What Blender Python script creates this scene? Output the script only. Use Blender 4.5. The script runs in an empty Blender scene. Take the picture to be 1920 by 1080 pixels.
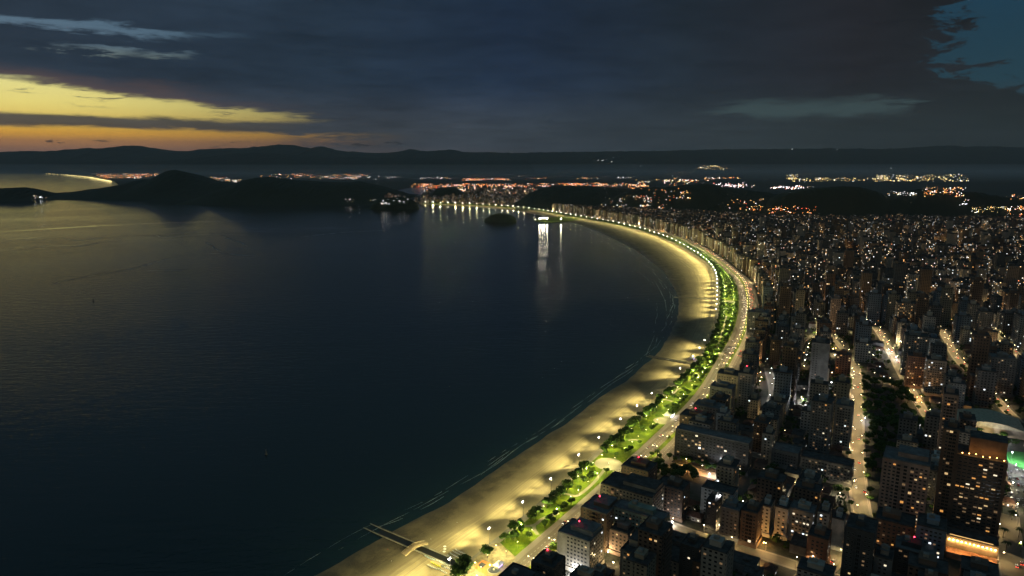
import bpy, bmesh, math, random
import numpy as np
from mathutils import Vector, Matrix, noise as mnoise
from mathutils.geometry import tessellate_polygon
random.seed(11); RNG = np.random.default_rng(11)
scene = bpy.context.scene
COL = scene.collection
# ------------------------------------------------------------------ camera
H = 300.0; PITCH = math.radians(10.6); F = 1280.0
SP, CP = math.sin(PITCH), math.cos(PITCH)
cam_d = bpy.data.cameras.new('camera'); cam = bpy.data.objects.new('camera', cam_d); COL.objects.link(cam)
cam.location = (0, 0, H); cam.rotation_euler = (math.radians(90) - PITCH, 0, 0)
cam_d.lens = 24.0; cam_d.sensor_width = 36.0; cam_d.clip_start = 1.0; cam_d.clip_end = 200000
scene.camera = cam
def G(x, y, z=0.0):
    """world point at height z seen at this spot of the photograph"""
    u, v = (x - 960) / F, (y - 540) / F
    t = (H - z) / (SP + v * CP)
    return np.array((u * t, t * (CP - v * SP)))
def ray_z(x, y, D):
    """height of the sight line through (x, y) where it crosses depth Y = D; and its X"""
    u, v = (x - 960) / F, (y - 540) / F
    t = D / (CP - v * SP)
    return u * t, H - t * (SP + v * CP)
def PX(X, Y, z=0.0):
    zc = Y * CP + (H - z) * SP
    if zc < 1: return (-9999, -9999)
    return 960 + F * X / zc, 540 + F * ((H - z) * CP - Y * SP) / zc
# ------------------------------------------------------------------ render
scene.render.engine = 'CYCLES'
cy = scene.cycles
cy.use_denoising = True
try: cy.denoiser = 'OPENIMAGEDENOISE'; cy.denoising_input_passes = 'RGB_ALBEDO_NORMAL'; cy.denoising_prefilter = 'ACCURATE'
except Exception: pass
cy.max_bounces = 4; cy.diffuse_bounces = 1; cy.glossy_bounces = 2; cy.transmission_bounces = 1; cy.volume_bounces = 0
cy.transparent_max_bounces = 8
cy.sample_clamp_indirect = 1.0; cy.sample_clamp_direct = 0
cy.use_light_tree = True; cy.caustics_reflective = False; cy.caustics_refractive = False
scene.view_settings.view_transform = 'Standard'; scene.view_settings.look = 'None'
scene.view_settings.exposure = 0.0; scene.view_settings.gamma = 1.0
# ------------------------------------------------------------------ object helpers
def tag(o, label=None, cat=None, group=None, kind=None):
    if label: o['label'] = label
    if cat: o['category'] = cat
    if group: o['group'] = group
    if kind: o['kind'] = kind
    return o
def empty(name, loc=(0, 0, 0), rz=0.0):
    o = bpy.data.objects.new(name, None); COL.objects.link(o)
    o.location = loc; o.rotation_euler = (0, 0, rz); o.empty_display_size = 1.0
    return o
def link(name, me, parent=None, loc=None, rz=None):
    o = bpy.data.objects.new(name, me); COL.objects.link(o)
    if parent is not None: o.parent = parent
    if loc is not None: o.location = loc
    if rz is not None: o.rotation_euler = (0, 0, rz)
    return o
def kids_map():
    m = {}
    for o in COL.objects:
        if o.parent is not None: m.setdefault(o.parent.name, []).append(o)
    return m
KIDS = {}
def copy_tree(o, parent=None):
    c = o.copy(); COL.objects.link(c)
    if parent is not None: c.parent = parent
    for ch in KIDS.get(o.name, []): copy_tree(ch, c)
    return c
class MB:
    """collects boxes, prisms, tubes and quads, and links them as one mesh"""
    def __init__(s): s.v = []; s.f = []; s.m = []; s.uv = []
    def quad(s, a, b, c, d, m=0, uv=None):
        n = len(s.v); s.v += [a, b, c, d]; s.f.append((n, n + 1, n + 2, n + 3)); s.m.append(m)
        s.uv += uv if uv else [(0, 0)] * 4
    def tri(s, a, b, c, m=0, uv=None):
        n = len(s.v); s.v += [a, b, c]; s.f.append((n, n + 1, n + 2)); s.m.append(m)
        s.uv += uv if uv else [(0, 0)] * 3
    def box(s, x0, x1, y0, y1, z0, z1, m=0, mt=None, u0=0.0, R=None, bottom=True):
        """axis box; wall faces carry UVs in metres (u0 = offset); mt = material of the top; R = (ox, oy, cos, sin)"""
        P = [(x0, y0), (x1, y0), (x1, y1), (x0, y1)]
        if R: P = [(R[0] + x * R[2] - y * R[3], R[1] + x * R[3] + y * R[2]) for x, y in P]
        W = [x1 - x0, y1 - y0, x1 - x0, y1 - y0]; u = u0
        for i in range(4):
            a, b = P[i], P[(i + 1) % 4]
            s.quad((*a, z0), (*b, z0), (*b, z1), (*a, z1), m, [(u, z0), (u + W[i], z0), (u + W[i], z1), (u, z1)])
            u += math.ceil(W[i] / 3.2 + 1) * 3.2
        s.quad(*[(*p, z1) for p in P], m if mt is None else mt)
        if bottom: s.quad(*[(*p, z0) for p in reversed(P)], m if mt is None else mt)
    def frustum(s, pts0, z0, pts1, z1, m=0, cap=True):
        n = len(pts0)
        for i in range(n):
            j = (i + 1) % n
            s.quad((*pts0[i], z0), (*pts0[j], z0), (*pts1[j], z1), (*pts1[i], z1), m)
        if cap:
            k = len(s.v); s.v += [(*p, z1) for p in pts1]; s.f.append(tuple(range(k, k + n))); s.m.append(m); s.uv += [(0, 0)] * n
    def cyl(s, x, y, r0, z0, r1, z1, n=8, m=0):
        A = [(2 * math.pi * i / n) for i in range(n)]
        s.frustum([(x + r0 * math.cos(a), y + r0 * math.sin(a)) for a in A], z0,
                  [(x + r1 * math.cos(a), y + r1 * math.sin(a)) for a in A], z1, m)
    def tube(s, a, b, r0, r1, n=6, m=0):
        a, b = Vector(a), Vector(b); d = (b - a).normalized()
        p = d.orthogonal().normalized(); q = d.cross(p)
        R0 = [a + (p * math.cos(t) + q * math.sin(t)) * r0 for t in [2 * math.pi * i / n for i in range(n)]]
        R1 = [b + (p * math.cos(t) + q * math.sin(t)) * r1 for t in [2 * math.pi * i / n for i in range(n)]]
        for i in range(n):
            j = (i + 1) % n
            s.quad(tuple(R0[i]), tuple(R0[j]), tuple(R1[j]), tuple(R1[i]), m)
        k = len(s.v); s.v += [tuple(p) for p in R1]; s.f.append(tuple(range(k, k + n))); s.m.append(m); s.uv += [(0, 0)] * n
    def ball(s, c, r, m=0, nu=8, nv=5, sx=1, sy=1, sz=1):
        P = lambda i, j: (c[0] + r * sx * math.sin(math.pi * j / nv) * math.cos(2 * math.pi * i / nu),
                          c[1] + r * sy * math.sin(math.pi * j / nv) * math.sin(2 * math.pi * i / nu), c[2] - r * sz * math.cos(math.pi * j / nv))
        for j in range(nv):
            for i in range(nu): s.quad(P(i, j), P(i + 1, j), P(i + 1, j + 1), P(i, j + 1), m)
    def mesh(s, name, mats, smooth=False):
        me = bpy.data.meshes.new(name); me.from_pydata(s.v, [], s.f)
        for mt in (mats if isinstance(mats, (list, tuple)) else [mats]): me.materials.append(mt)
        me.polygons.foreach_set('material_index', s.m)
        if any(u != (0, 0) for u in s.uv):
            l = me.uv_layers.new(name='uv'); l.data.foreach_set('uv', np.array(s.uv, dtype=np.float32).ravel())
        if smooth: me.polygons.foreach_set('use_smooth', [True] * len(s.f))
        me.update(); return me
    def build(s, name, mats, parent=None, loc=None, rz=None, smooth=False):
        return link(name, s.mesh(name, mats, smooth), parent, loc, rz)
def grid_mesh(name, V, nu, nv, mat, uv=None, smooth=True):
    """V: (nu*nv, 3) points, v fastest"""
    f = [(i * nv + j, (i + 1) * nv + j, (i + 1) * nv + j + 1, i * nv + j + 1) for i in range(nu - 1) for j in range(nv - 1)]
    me = bpy.data.meshes.new(name); me.from_pydata([tuple(map(float, p)) for p in V], [], f); me.materials.append(mat)
    if uv is not None:
        l = me.uv_layers.new(name='uv')
        l.data.foreach_set('uv', np.array([uv[k] for q in f for k in q], dtype=np.float32).ravel())
    if smooth: me.polygons.foreach_set('use_smooth', [True] * len(f))
    me.update()
    if me.polygons and sum(p.normal.z for p in list(me.polygons)[:50]) < 0: me.flip_normals()
    return me
# ------------------------------------------------------------------ node helpers
class NT:
    def __init__(s, tree): s.t = tree; s.n = tree.nodes; s.l = tree.links
    def new(s, typ, **kw):
        n = s.n.new(typ)
        for k, v in kw.items(): setattr(n, k, v)
        return n
    def put(s, sock, val):
        if hasattr(val, 'is_linked') or isinstance(val, bpy.types.NodeSocket): s.l.new(val, sock)
        else: sock.default_value = val
    def m(s, op, a, b=0.0, c=0.0, clamp=False):
        n = s.new('ShaderNodeMath', operation=op, use_clamp=clamp)
        s.put(n.inputs[0], a); s.put(n.inputs[1], b); s.put(n.inputs[2], c); return n.outputs[0]
    def mr(s, v, a, b, c=0.0, d=1.0, smooth=True):
        n = s.new('ShaderNodeMapRange', interpolation_type='SMOOTHSTEP' if smooth else 'LINEAR', clamp=True)
        for i, x in enumerate((v, a, b, c, d)): s.put(n.inputs[i], x)
        return n.outputs[0]
    def mix(s, f, a, b, mode='MIX'):
        n = s.new('ShaderNodeMix', data_type='RGBA', blend_type=mode)
        s.put(n.inputs[0], f); s.put(n.inputs[6], a); s.put(n.inputs[7], b); return n.outputs[2]
    def noise(s, vec, scale, detail=4.0, rough=0.55, dist=0.0, dim='3D', lac=2.0):
        n = s.new('ShaderNodeTexNoise', noise_dimensions=dim)
        if vec is not None: s.put(n.inputs['Vector'], vec)
        s.put(n.inputs['Scale'], scale); s.put(n.inputs['Detail'], detail); s.put(n.inputs['Roughness'], rough); s.put(n.inputs['Distortion'], dist)
        return n.outputs[0]
    def xyz(s, x, y, z=0.0):
        n = s.new('ShaderNodeCombineXYZ'); s.put(n.inputs[0], x); s.put(n.inputs[1], y); s.put(n.inputs[2], z); return n.outputs[0]
    def sep(s, v):
        n = s.new('ShaderNodeSeparateXYZ'); s.put(n.inputs[0], v); return n.outputs
    def ramp(s, f, stops, interp='LINEAR'):
        n = s.new('ShaderNodeValToRGB'); r = n.color_ramp; r.interpolation = interp
        while len(r.elements) > 1: r.elements.remove(r.elements[-1])
        r.elements[0].position = stops[0][0]; r.elements[0].color = (*stops[0][1], 1)
        for p, c in stops[1:]:
            e = r.elements.new(p); e.color = (*c, 1)
        s.put(n.inputs[0], f); return n.outputs[0]
def rgb(c): return (c[0], c[1], c[2], 1.0)
MATS = {}
def base_mat(name, color, rough=0.8, metal=0.0, spec=0.3, var=0.25, scale=0.4, coords='Object'):
    """plain surface with blotchy procedural variation"""
    if name in MATS: return MATS[name]
    m = bpy.data.materials.new(name); m.use_nodes = True; N = NT(m.node_tree); b = N.n['Principled BSDF']
    tc = N.new('ShaderNodeTexCoord')
    f = N.noise(tc.outputs[coords], scale, 5.0, 0.6)
    k = N.mr(f, 0.3, 0.7, 1 - var, 1 + var)
    mx = N.new('ShaderNodeVectorMath', operation='SCALE'); mx.inputs[0].default_value = color; N.put(mx.inputs['Scale'], k)
    N.l.new(mx.outputs[0], b.inputs['Base Color'])
    b.inputs['Roughness'].default_value = rough; b.inputs['Metallic'].default_value = metal
    b.inputs['Specular IOR Level'].default_value = spec
    MATS[name] = m; return m
def glow_mat(name, color, strength):
    if name in MATS: return MATS[name]
    m = bpy.data.materials.new(name); m.use_nodes = True; N = NT(m.node_tree); b = N.n['Principled BSDF']
    b.inputs['Base Color'].default_value = rgb([.35 + .6 * c for c in color]); b.inputs['Roughness'].default_value = 0.5
    b.inputs['Emission Color'].default_value = rgb(color); b.inputs['Emission Strength'].default_value = strength
    m.cycles.emission_sampling = 'NONE'
    MATS[name] = m; return m
# ------------------------------------------------------------------ sky
def px_sky(x, y):
    u, v = (x - 960) / F, (y - 540) / F
    X, Y, Z = u, CP - v * SP, -(SP + v * CP)
    return math.atan2(X, Y), math.atan2(Z, math.hypot(X, Y))
SUN_AZ, SUN_EL = math.radians(-50), math.radians(1.0)
def make_world():
    w = bpy.data.worlds.new('World'); scene.world = w; w.use_nodes = True
    N = NT(w.node_tree); bg = N.n['Background']
    tc = N.new('ShaderNodeTexCoord'); D = tc.outputs['Generated']
    x, y, z = N.sep(D)
    az = N.m('ARCTAN2', x, y); el = N.m('ARCSINE', z)
    # wind drawn cloud texture, in the plane of a cloud layer
    zz = N.m('MAXIMUM', N.m('ADD', z, 0.05), 0.03)
    pv = N.xyz(N.m('DIVIDE', x, zz), N.m('MULTIPLY', N.m('DIVIDE', y, zz), 1.0), 0.0)
    big = N.noise(pv, 0.9, 7.0, 0.6)
    fine = N.noise(N.xyz(N.m('MULTIPLY', az, 9.0), N.m('MULTIPLY', el, 42.0), 3.1), 1.0, 8.0, 0.62, 0.4)
    soft = N.noise(N.xyz(N.m('MULTIPLY', az, 4.0), N.m('MULTIPLY', el, 11.0), 7.7), 1.0, 5.0, 0.55, 0.3)
    fin2 = N.noise(N.xyz(N.m('MULTIPLY', az, 22.0), N.m('MULTIPLY', el, 150.0), 9.4), 1.0, 9.0, 0.68, 0.5)
    wf = N.m('ADD', N.m('SUBTRACT', fine, 0.5), N.m('MULTIPLY', N.m('SUBTRACT', fin2, 0.5), 0.75))
    wb = N.m('SUBTRACT', soft, 0.5)
    elw = N.m('ADD', N.m('ADD', el, N.m('MULTIPLY', wf, 0.027)), N.m('MULTIPLY', wb, 0.010))
    azw = N.m('ADD', N.m('ADD', az, N.m('MULTIPLY', wf, 0.16)), N.m('MULTIPLY', wb, 0.10))
    # clear sky after sunset: real sky model for the far side, warm glow on the sunset side
    sky = N.new('ShaderNodeTexSky', sky_type='NISHITA', sun_disc=False)
    sky.sun_elevation = SUN_EL; sky.sun_rotation = SUN_AZ; sky.altitude = 300; sky.air_density = 1.0; sky.dust_density = 1.6; sky.ozone_density = 3.0
    warm = N.ramp(N.m('MULTIPLY', el, 4.0), [
        (0.0, (.19, .11, .085)), (.05, (.25, .13, .085)), (.095, (.40, .19, .07)), (.13, (.74, .37, .040)), (.165, (.74, .44, .060)),
        (.20, (.74, .54, .12)), (.27, (.80, .67, .19)), (.36, (.76, .69, .25)), (.43, (.36, .40, .24)), (.55, (.115, .185, .25)), (.7, (.09, .16, .23)), (1.0, (.03, .06, .11))])
    cold = N.ramp(N.m('MULTIPLY', el, 4.0), [(0, (.030, .028, .030)), (.15, (.026, .032, .038)), (.38, (.013, .046, .068)), (.8, (.011, .048, .086)), (1, (.012, .045, .10))])
    wt = N.mr(az, -0.62, -0.08, 1.0, 0.0)
    clear = N.mix(wt, cold, warm)
    nis = N.new('ShaderNodeVectorMath', operation='SCALE'); N.l.new(sky.outputs[0], nis.inputs[0]); nis.inputs['Scale'].default_value = 0.004
    clear = N.mix(1.0, clear, nis.outputs[0], 'ADD')
    # underlit cloud deck
    cl = N.ramp(N.mr(az, -0.64, 0.64, 0, 1, False), [(0, (.021, .033, .051)), (.3, (.018, .033, .056)), (.5, (.0125, .025, .052)), (.68, (.0118, .0195, .031)), (.85, (.0145, .0155, .021)), (1, (.012, .017, .021))])
    low = N.ramp(N.mr(az, -0.64, 0.64, 0, 1, False), [(0, (.065, .058, .062)), (.25, (.042, .046, .056)), (.45, (.038, .047, .062)), (.6, (.025, .034, .045)), (.8, (.018, .025, .029)), (1, (.012, .017, .018))])
    cloud = N.mix(N.mr(el, 0.028, 0.115, 1, 0), cl, low)
    rim = N.mr(az, -0.35, 0.0, 1, 0)
    cmod = N.m('ADD', N.m('MULTIPLY', N.m('SUBTRACT', big, 0.5), 0.75), N.m('ADD', 1.0, N.m('MULTIPLY', wb, 1.1)))
    cmod = N.m('ADD', cmod, N.m('MULTIPLY', wf, 0.55))
    cs = N.new('ShaderNodeVectorMath', operation='SCALE'); N.l.new(cloud, cs.inputs[0]); N.l.new(cmod, cs.inputs['Scale'])
    cloud = cs.outputs[0]
    # gaps (1 = clear)
    up = N.m('ADD', 0.0665, N.m('MULTIPLY', N.m('ADD', az, 0.335), -0.100))
    dd = N.m('SUBTRACT', up, elw)
    g1 = N.mr(dd, -0.003, 0.010)
    shred = N.mr(fin2, .56, .68, 1.0, .25)
    g1 = N.m('MULTIPLY', g1, N.m('MAXIMUM', shred, N.mr(dd, .006, .022)))
    g1 = N.m('MULTIPLY', g1, N.mr(azw, -0.345, -0.26, 1, 0))
    # purple bar across the glow
    bw = N.mr(az, -0.64, -0.2, 0.0075, 0.006, False)
    bar = N.m('ABSOLUTE', N.m('SUBTRACT', N.m('ADD', el, N.m('MULTIPLY', wf, 0.012)), N.mr(az, -0.64, -0.15, 0.0475, 0.0425, False)))
    barm = N.mr(bar, N.m('SUBTRACT', bw, 0.0030), N.m('ADD', bw, 0.0034), 1, 0)
    g1 = N.m('MULTIPLY', g1, N.m('SUBTRACT', 1.0, N.m('MULTIPLY', barm, 0.93)))
    # golden slot below it, reaching further to the right
    g1b = N.m('MULTIPLY', N.mr(N.m('ADD', elw, 0.0), 0.0395, 0.034), N.mr(azw, -0.24, -0.10, 1, 0))
    brk = N.mr(N.m('ADD', N.m('MULTIPLY', fine, .55), N.m('MULTIPLY', fin2, .45)), 0.44, 0.56, 0.08, 1.0)
    g1b = N.m('MULTIPLY', g1b, N.m('ADD', N.m('MULTIPLY', brk, N.mr(az, -0.5, -0.2, 0.25, 1.0)), N.mr(az, -0.5, -0.2, 0.75, 0.0)))
    g1b = N.m('MULTIPLY', g1b, N.mr(el, 0.016, 0.030, 0.55, 1.0))
    g = N.m('MAXIMUM', g1, g1b)
    # steel blue slits high on the left
    def slit(a0, e0, slope, th, aL, aR):
        c = N.m('ADD', e0, N.m('MULTIPLY', N.m('SUBTRACT', az, a0), slope))
        d = N.m('ABSOLUTE', N.m('SUBTRACT', N.m('ADD', el, N.m('MULTIPLY', wf, 0.030)), c))
        s = N.mr(d, th * 0.15, th, 1, 0)
        return N.m('MULTIPLY', s, N.m('MULTIPLY', N.mr(azw, aL - 0.03, aL + 0.03), N.mr(azw, aR - 0.035, aR + 0.02, 1, 0)))
    a0, e0 = px_sky(60, 38); a1, e1 = px_sky(340, 68)
    s1 = N.m('MULTIPLY', slit(a0, e0, (e1 - e0) / (a1 - a0), 0.0085, -0.80, a1), 0.85)
    a0, e0 = px_sky(180, 92); s2 = N.m('MULTIPLY', slit(a0, e0, 0.0, 0.006, a0 - 0.03, a0 + 0.05), 0.65)
    a0, e0 = px_sky(305, 99); s3 = N.m('MULTIPLY', slit(a0, e0, -0.02, 0.006, a0 - 0.012, a0 + 0.03), 0.75)
    a0, e0 = px_sky(400, 66); s4 = N.m('MULTIPLY', slit(a0, e0, 0.0, 0.006, a0 - 0.05, a0 + 0.03), 0.30)
    g = N.m('MAXIMUM', g, N.m('MAXIMUM', N.m('MAXIMUM', s1, s2), N.m('MAXIMUM', s3, s4)))
    # teal opening at the upper right
    flake = N.noise(N.xyz(N.m('MULTIPLY', az, 19.0), N.m('MULTIPLY', el, 66.0), 1.3), 1.0, 9.0, 0.70, 0.6)
    ff = N.m('SUBTRACT', flake, 0.5)
    ca, ce = px_sky(1905, 92)
    r = N.m('SQRT', N.m('ADD', N.m('POWER', N.m('DIVIDE', N.m('SUBTRACT', az, ca + 0.02), 0.098), 2.0), N.m('POWER', N.m('DIVIDE', N.m('SUBTRACT', el, ce + 0.012), 0.052), 2.0)))
    g3 = N.m('MULTIPLY', N.mr(N.m('ADD', r, N.m('MULTIPLY', ff, 3.4)), 0.88, 1.06, 1, 0), 0.85)
    g = N.m('MAXIMUM', g, g3)
    # faint pale streaks
    a0, e0 = px_sky(1500, 203)
    st = N.m('MULTIPLY', slit(a0, e0, -0.02, 0.014, a0 - 0.09, a0 + 0.12), 0.75)
    col = N.mix(g, cloud, clear)
    col = N.mix(st, col, (.040, .066, .070, 1))
    a0, e0 = px_sky(1245, 7); dist = N.m('ADD', N.m('POWER', N.m('DIVIDE', N.m('SUBTRACT', azw, a0), 0.018), 2.0), N.m('POWER', N.m('DIVIDE', N.m('SUBTRACT', el, e0), 0.006), 2.0))
    # warm blush on cloud bellies near the glow
    bl = N.m('MULTIPLY', N.mr(N.m('ABSOLUTE', dd), 0.0, 0.020, 0.55, 0.0), N.mr(azw, -0.50, -0.25, 1, 0))
    bl = N.m('MULTIPLY', bl, N.m('SUBTRACT', 1.0, g))
    col = N.mix(bl, col, (.115, .075, .070, 1))
    hz = N.m('MULTIPLY', N.mr(el, 0.0, 0.022, 1, 0), N.mr(az, -0.45, 0.15, 0.75, 0.0))
    col = N.mix(hz, col, (.15, .10, .085, 1))
    lift = N.new('ShaderNodeVectorMath', operation='SCALE'); N.l.new(col, lift.inputs[0]); N.put(lift.inputs['Scale'], N.mr(el, 0.01, 0.16, 1.45, 1.08)); col = lift.outputs[0]
    # small dark cloudlets over the hills
    cn = N.noise(N.xyz(N.m('MULTIPLY', az, 26.0), N.m('MULTIPLY', el, 110.0), 5.0), 1.0, 5.0, 0.6)
    cm = N.m('MULTIPLY', N.mr(N.m('ABSOLUTE', N.m('SUBTRACT', el, 0.0215)), 0.003, 0.007, 1, 0), N.mr(cn, 0.60, 0.66))
    cm = N.m('MULTIPLY', cm, N.mr(az, -0.15, -0.05, 0.8, 0))
    col = N.mix(cm, col, (.030, .030, .036, 1))
    # unseen sky above the view, brightened to lighten the bay water
    col = N.mix(N.mr(el, 0.19, 0.45), col, (.034, .077, .104, 1)); col = N.mix(N.mr(el, 0.5, 1.0), col, (.034, .070, .095, 1))
    N.l.new(col, bg.inputs[0]); bg.inputs[1].default_value = 1.0
make_world()
sd = bpy.data.lights.new('sun', 'SUN'); sd.energy = 0.012; sd.angle = math.radians(6); sd.color = (1.0, 0.72, 0.45)
so = bpy.data.objects.new('sun', sd); COL.objects.link(so)
so.rotation_euler = Vector((-math.sin(SUN_AZ) * math.cos(SUN_EL), -math.cos(SUN_AZ) * math.cos(SUN_EL), -math.sin(SUN_EL))).to_track_quat('-Z', 'Y').to_euler()
# ------------------------------------------------------------------ coast lines (traced, then laid on the ground)
def catmull(P, step):
    P = np.asarray(P, float); P = np.vstack([2 * P[0] - P[1], P, 2 * P[-1] - P[-2]]); out = []
    for i in range(1, len(P) - 2):
        p0, p1, p2, p3 = P[i - 1], P[i], P[i + 1], P[i + 2]
        n = max(2, int(np.linalg.norm(p2 - p1) / step))
        for k in range(n):
            t = k / n
            out.append(0.5 * ((2 * p1) + (p2 - p0) * t + (2 * p0 - 5 * p1 + 4 * p2 - p3) * t * t + (3 * p1 - p0 - 3 * p2 + p3) * t ** 3))
    out.append(P[-2]); return np.array(out)
def resample(P, step):
    d = np.r_[0, np.cumsum(np.linalg.norm(np.diff(P, axis=0), axis=1))]
    s = np.arange(0, d[-1], step)
    return np.c_[np.interp(s, d, P[:, 0]), np.interp(s, d, P[:, 1])]
def smooth(P, n):
    for _ in range(n):
        Q = P.copy(); Q[1:-1] = 0.25 * P[:-2] + 0.5 * P[1:-1] + 0.25 * P[2:]; P = Q
    return P
def curve(px, z, nsm=60, step=10.0):
    return resample(smooth(resample(catmull([G(x, y, z) for x, y in px], step), step), nsm), step)
def frame(P):
    T = np.gradient(P, axis=0); T /= np.linalg.norm(T, axis=1)[:, None]
    return T, np.c_[T[:, 1], -T[:, 0]]          # N points inland (to the right of travel)
SHORE = curve([(420, 1165), (520, 1100), (600, 1050), (690, 1000), (751, 975), (808, 946), (851, 920), (896, 896), (960, 848), (1035, 804), (1065, 783), (1110, 750), (1160, 714), (1203, 683), (1235, 650), (1254, 615), (1265, 580), (1265, 556), (1254, 536), (1234, 513), (1206, 488), (1172, 464), (1140, 447), (1110, 434), (1085, 424), (1062, 417), (1035, 410), (1010, 404), (985, 399), (950, 394), (915, 390.5), (890, 388.3), (860, 386.4), (815, 384.2), (785, 383)], 0, 25)
MAST_PX = [(740, 1165), (790, 1125), (850, 1076), (918, 1022), (982, 970), (1038, 921), (1087, 877), (1127, 840), (1163, 808), (1197, 780), (1225, 755), (1253, 730), (1278, 706), (1302, 682), (1321, 655), (1334, 627), (1342, 600), (1345, 575), (1346, 553), (1345, 536), (1343, 520), (1337, 507), (1325, 494), (1310, 482), (1294, 471.5), (1275, 461), (1255, 451.5), (1235, 443.5), (1210, 435), (1180, 427), (1150, 420.5), (1120, 414.5), (1090, 409.3), (1060, 404.3), (1030, 399), (1000, 394.6), (960, 390.2), (920, 387), (880, 384.6), (815, 382.3), (785, 381.5)]
MAST = curve(MAST_PX, 2.6, 20)
INNER = curve([(820, 1180), (925, 1085), (973, 1041), (1023, 1002), (1068, 963), (1112, 923), (1145, 893), (1177, 866), (1210, 836), (1236, 811), (1268, 781), (1299, 750), (1321, 720), (1341, 685), (1361, 653), (1373, 632), (1381, 611), (1386, 592), (1388, 573), (1387, 555), (1384, 537), (1376, 523), (1362, 510), (1348, 497), (1331, 483.5), (1315, 472), (1299, 462), (1280, 453), (1257, 444), (1230, 435), (1200, 427), (1165, 419), (1130, 412.2), (1095, 406.4), (1060, 401), (1030, 396.5), (1000, 392.6), (960, 388.5), (920, 385.3), (870, 382.6), (815, 380.7)], 2.6, 40)
MT, MN = frame(MAST); IT, IN_ = frame(INNER)
IS = np.r_[0, np.cumsum(np.linalg.norm(np.diff(INNER, axis=0), axis=1))]
def near_idx(P, p): return int(np.argmin(((P - np.asarray(p)[None, :2]) ** 2).sum(1)))
def inland(p):
    """(arc length along the avenue, distance inland of the garden's edge)"""
    i = near_idx(INNER, p); return IS[i], float((np.asarray(p)[:2] - INNER[i]) @ IN_[i]), i
BW = np.array([np.min(np.linalg.norm(SHORE - p[None], axis=1)) for p in MAST])
BW = np.convolve(np.pad(BW, 12, 'edge'), np.ones(25) / 25, 'valid')
def sand_z(p):
    i = near_idx(MAST, p); q = float((MAST[i] - np.asarray(p)[:2]) @ MN[i]) / BW[i]
    return 2.6 * (1 - q) - 0.25 * q
# ------------------------------------------------------------------ materials of the setting
def water_mat():
    m = bpy.data.materials.new('sea_water'); m.use_nodes = True; N = NT(m.node_tree); b = N.n['Principled BSDF']
    b.inputs['Base Color'].default_value = (.006, .019, .025, 1); b.inputs['IOR'].default_value = 1.333
    geo = N.new('ShaderNodeNewGeometry'); P = geo.outputs['Position']
    x, y, z = N.sep(P)
    # slow slicks: calm, smoother lanes drawn out along the current
    q = N.xyz(N.m('ADD', N.m('MULTIPLY', x, .00095), N.m('MULTIPLY', y, .00018)), N.m('SUBTRACT', N.m('MULTIPLY', y, .0021), N.m('MULTIPLY', x, .00035)))
    n1 = N.noise(q, 1.0, 5.0, 0.55, 1.6)
    lane = N.mr(N.m('ABSOLUTE', N.m('SUBTRACT', n1, 0.5)), 0.0, 0.013, 1, 0)
    lane = N.m('MULTIPLY', lane, N.mr(N.noise(q, 0.7, 2.0), 0.48, 0.56))
    patch = N.mr(N.noise(q, 0.55, 6.0, 0.6, 1.2), 0.40, 0.62)
    far = N.mr(y, 600, 3800)
    w1 = N.noise(N.xyz(N.m('MULTIPLY', x, .035), N.m('MULTIPLY', y, .09)), 1.0, 3.0, 0.6)
    w2 = N.noise(N.xyz(N.m('ADD', N.m('MULTIPLY', x, .16), N.m('MULTIPLY', y, .05)), N.m('SUBTRACT', N.m('MULTIPLY', y, .30), N.m('MULTIPLY', x, .06))), 1.0, 3.0, 0.6)
    hgt = N.m('ADD', N.m('MULTIPLY', w1, 1.3), N.m('MULTIPLY', w2, 0.45))
    amp = N.m('MULTIPLY', N.m('SUBTRACT', 1.0, N.m('MULTIPLY', lane, 0.75)), N.m('ADD', 0.62, N.m('MULTIPLY', patch, 0.38)))
    amp = N.m('MULTIPLY', amp, N.mr(far, 0, 1, 0.80, 0.42))
    bp = N.new('ShaderNodeBump'); bp.inputs['Distance'].default_value = 1.0
    N.put(bp.inputs['Height'], hgt); N.put(bp.inputs['Strength'], amp)
    N.l.new(bp.outputs[0], b.inputs['Normal'])
    N.put(b.inputs['Roughness'], N.m('ADD', N.m('MULTIPLY', N.m('SUBTRACT', 1.0, lane), N.mr(far, 0, 1, 0.11, 0.085)), 0.03))
    MATS['sea'] = m; return m
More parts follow.
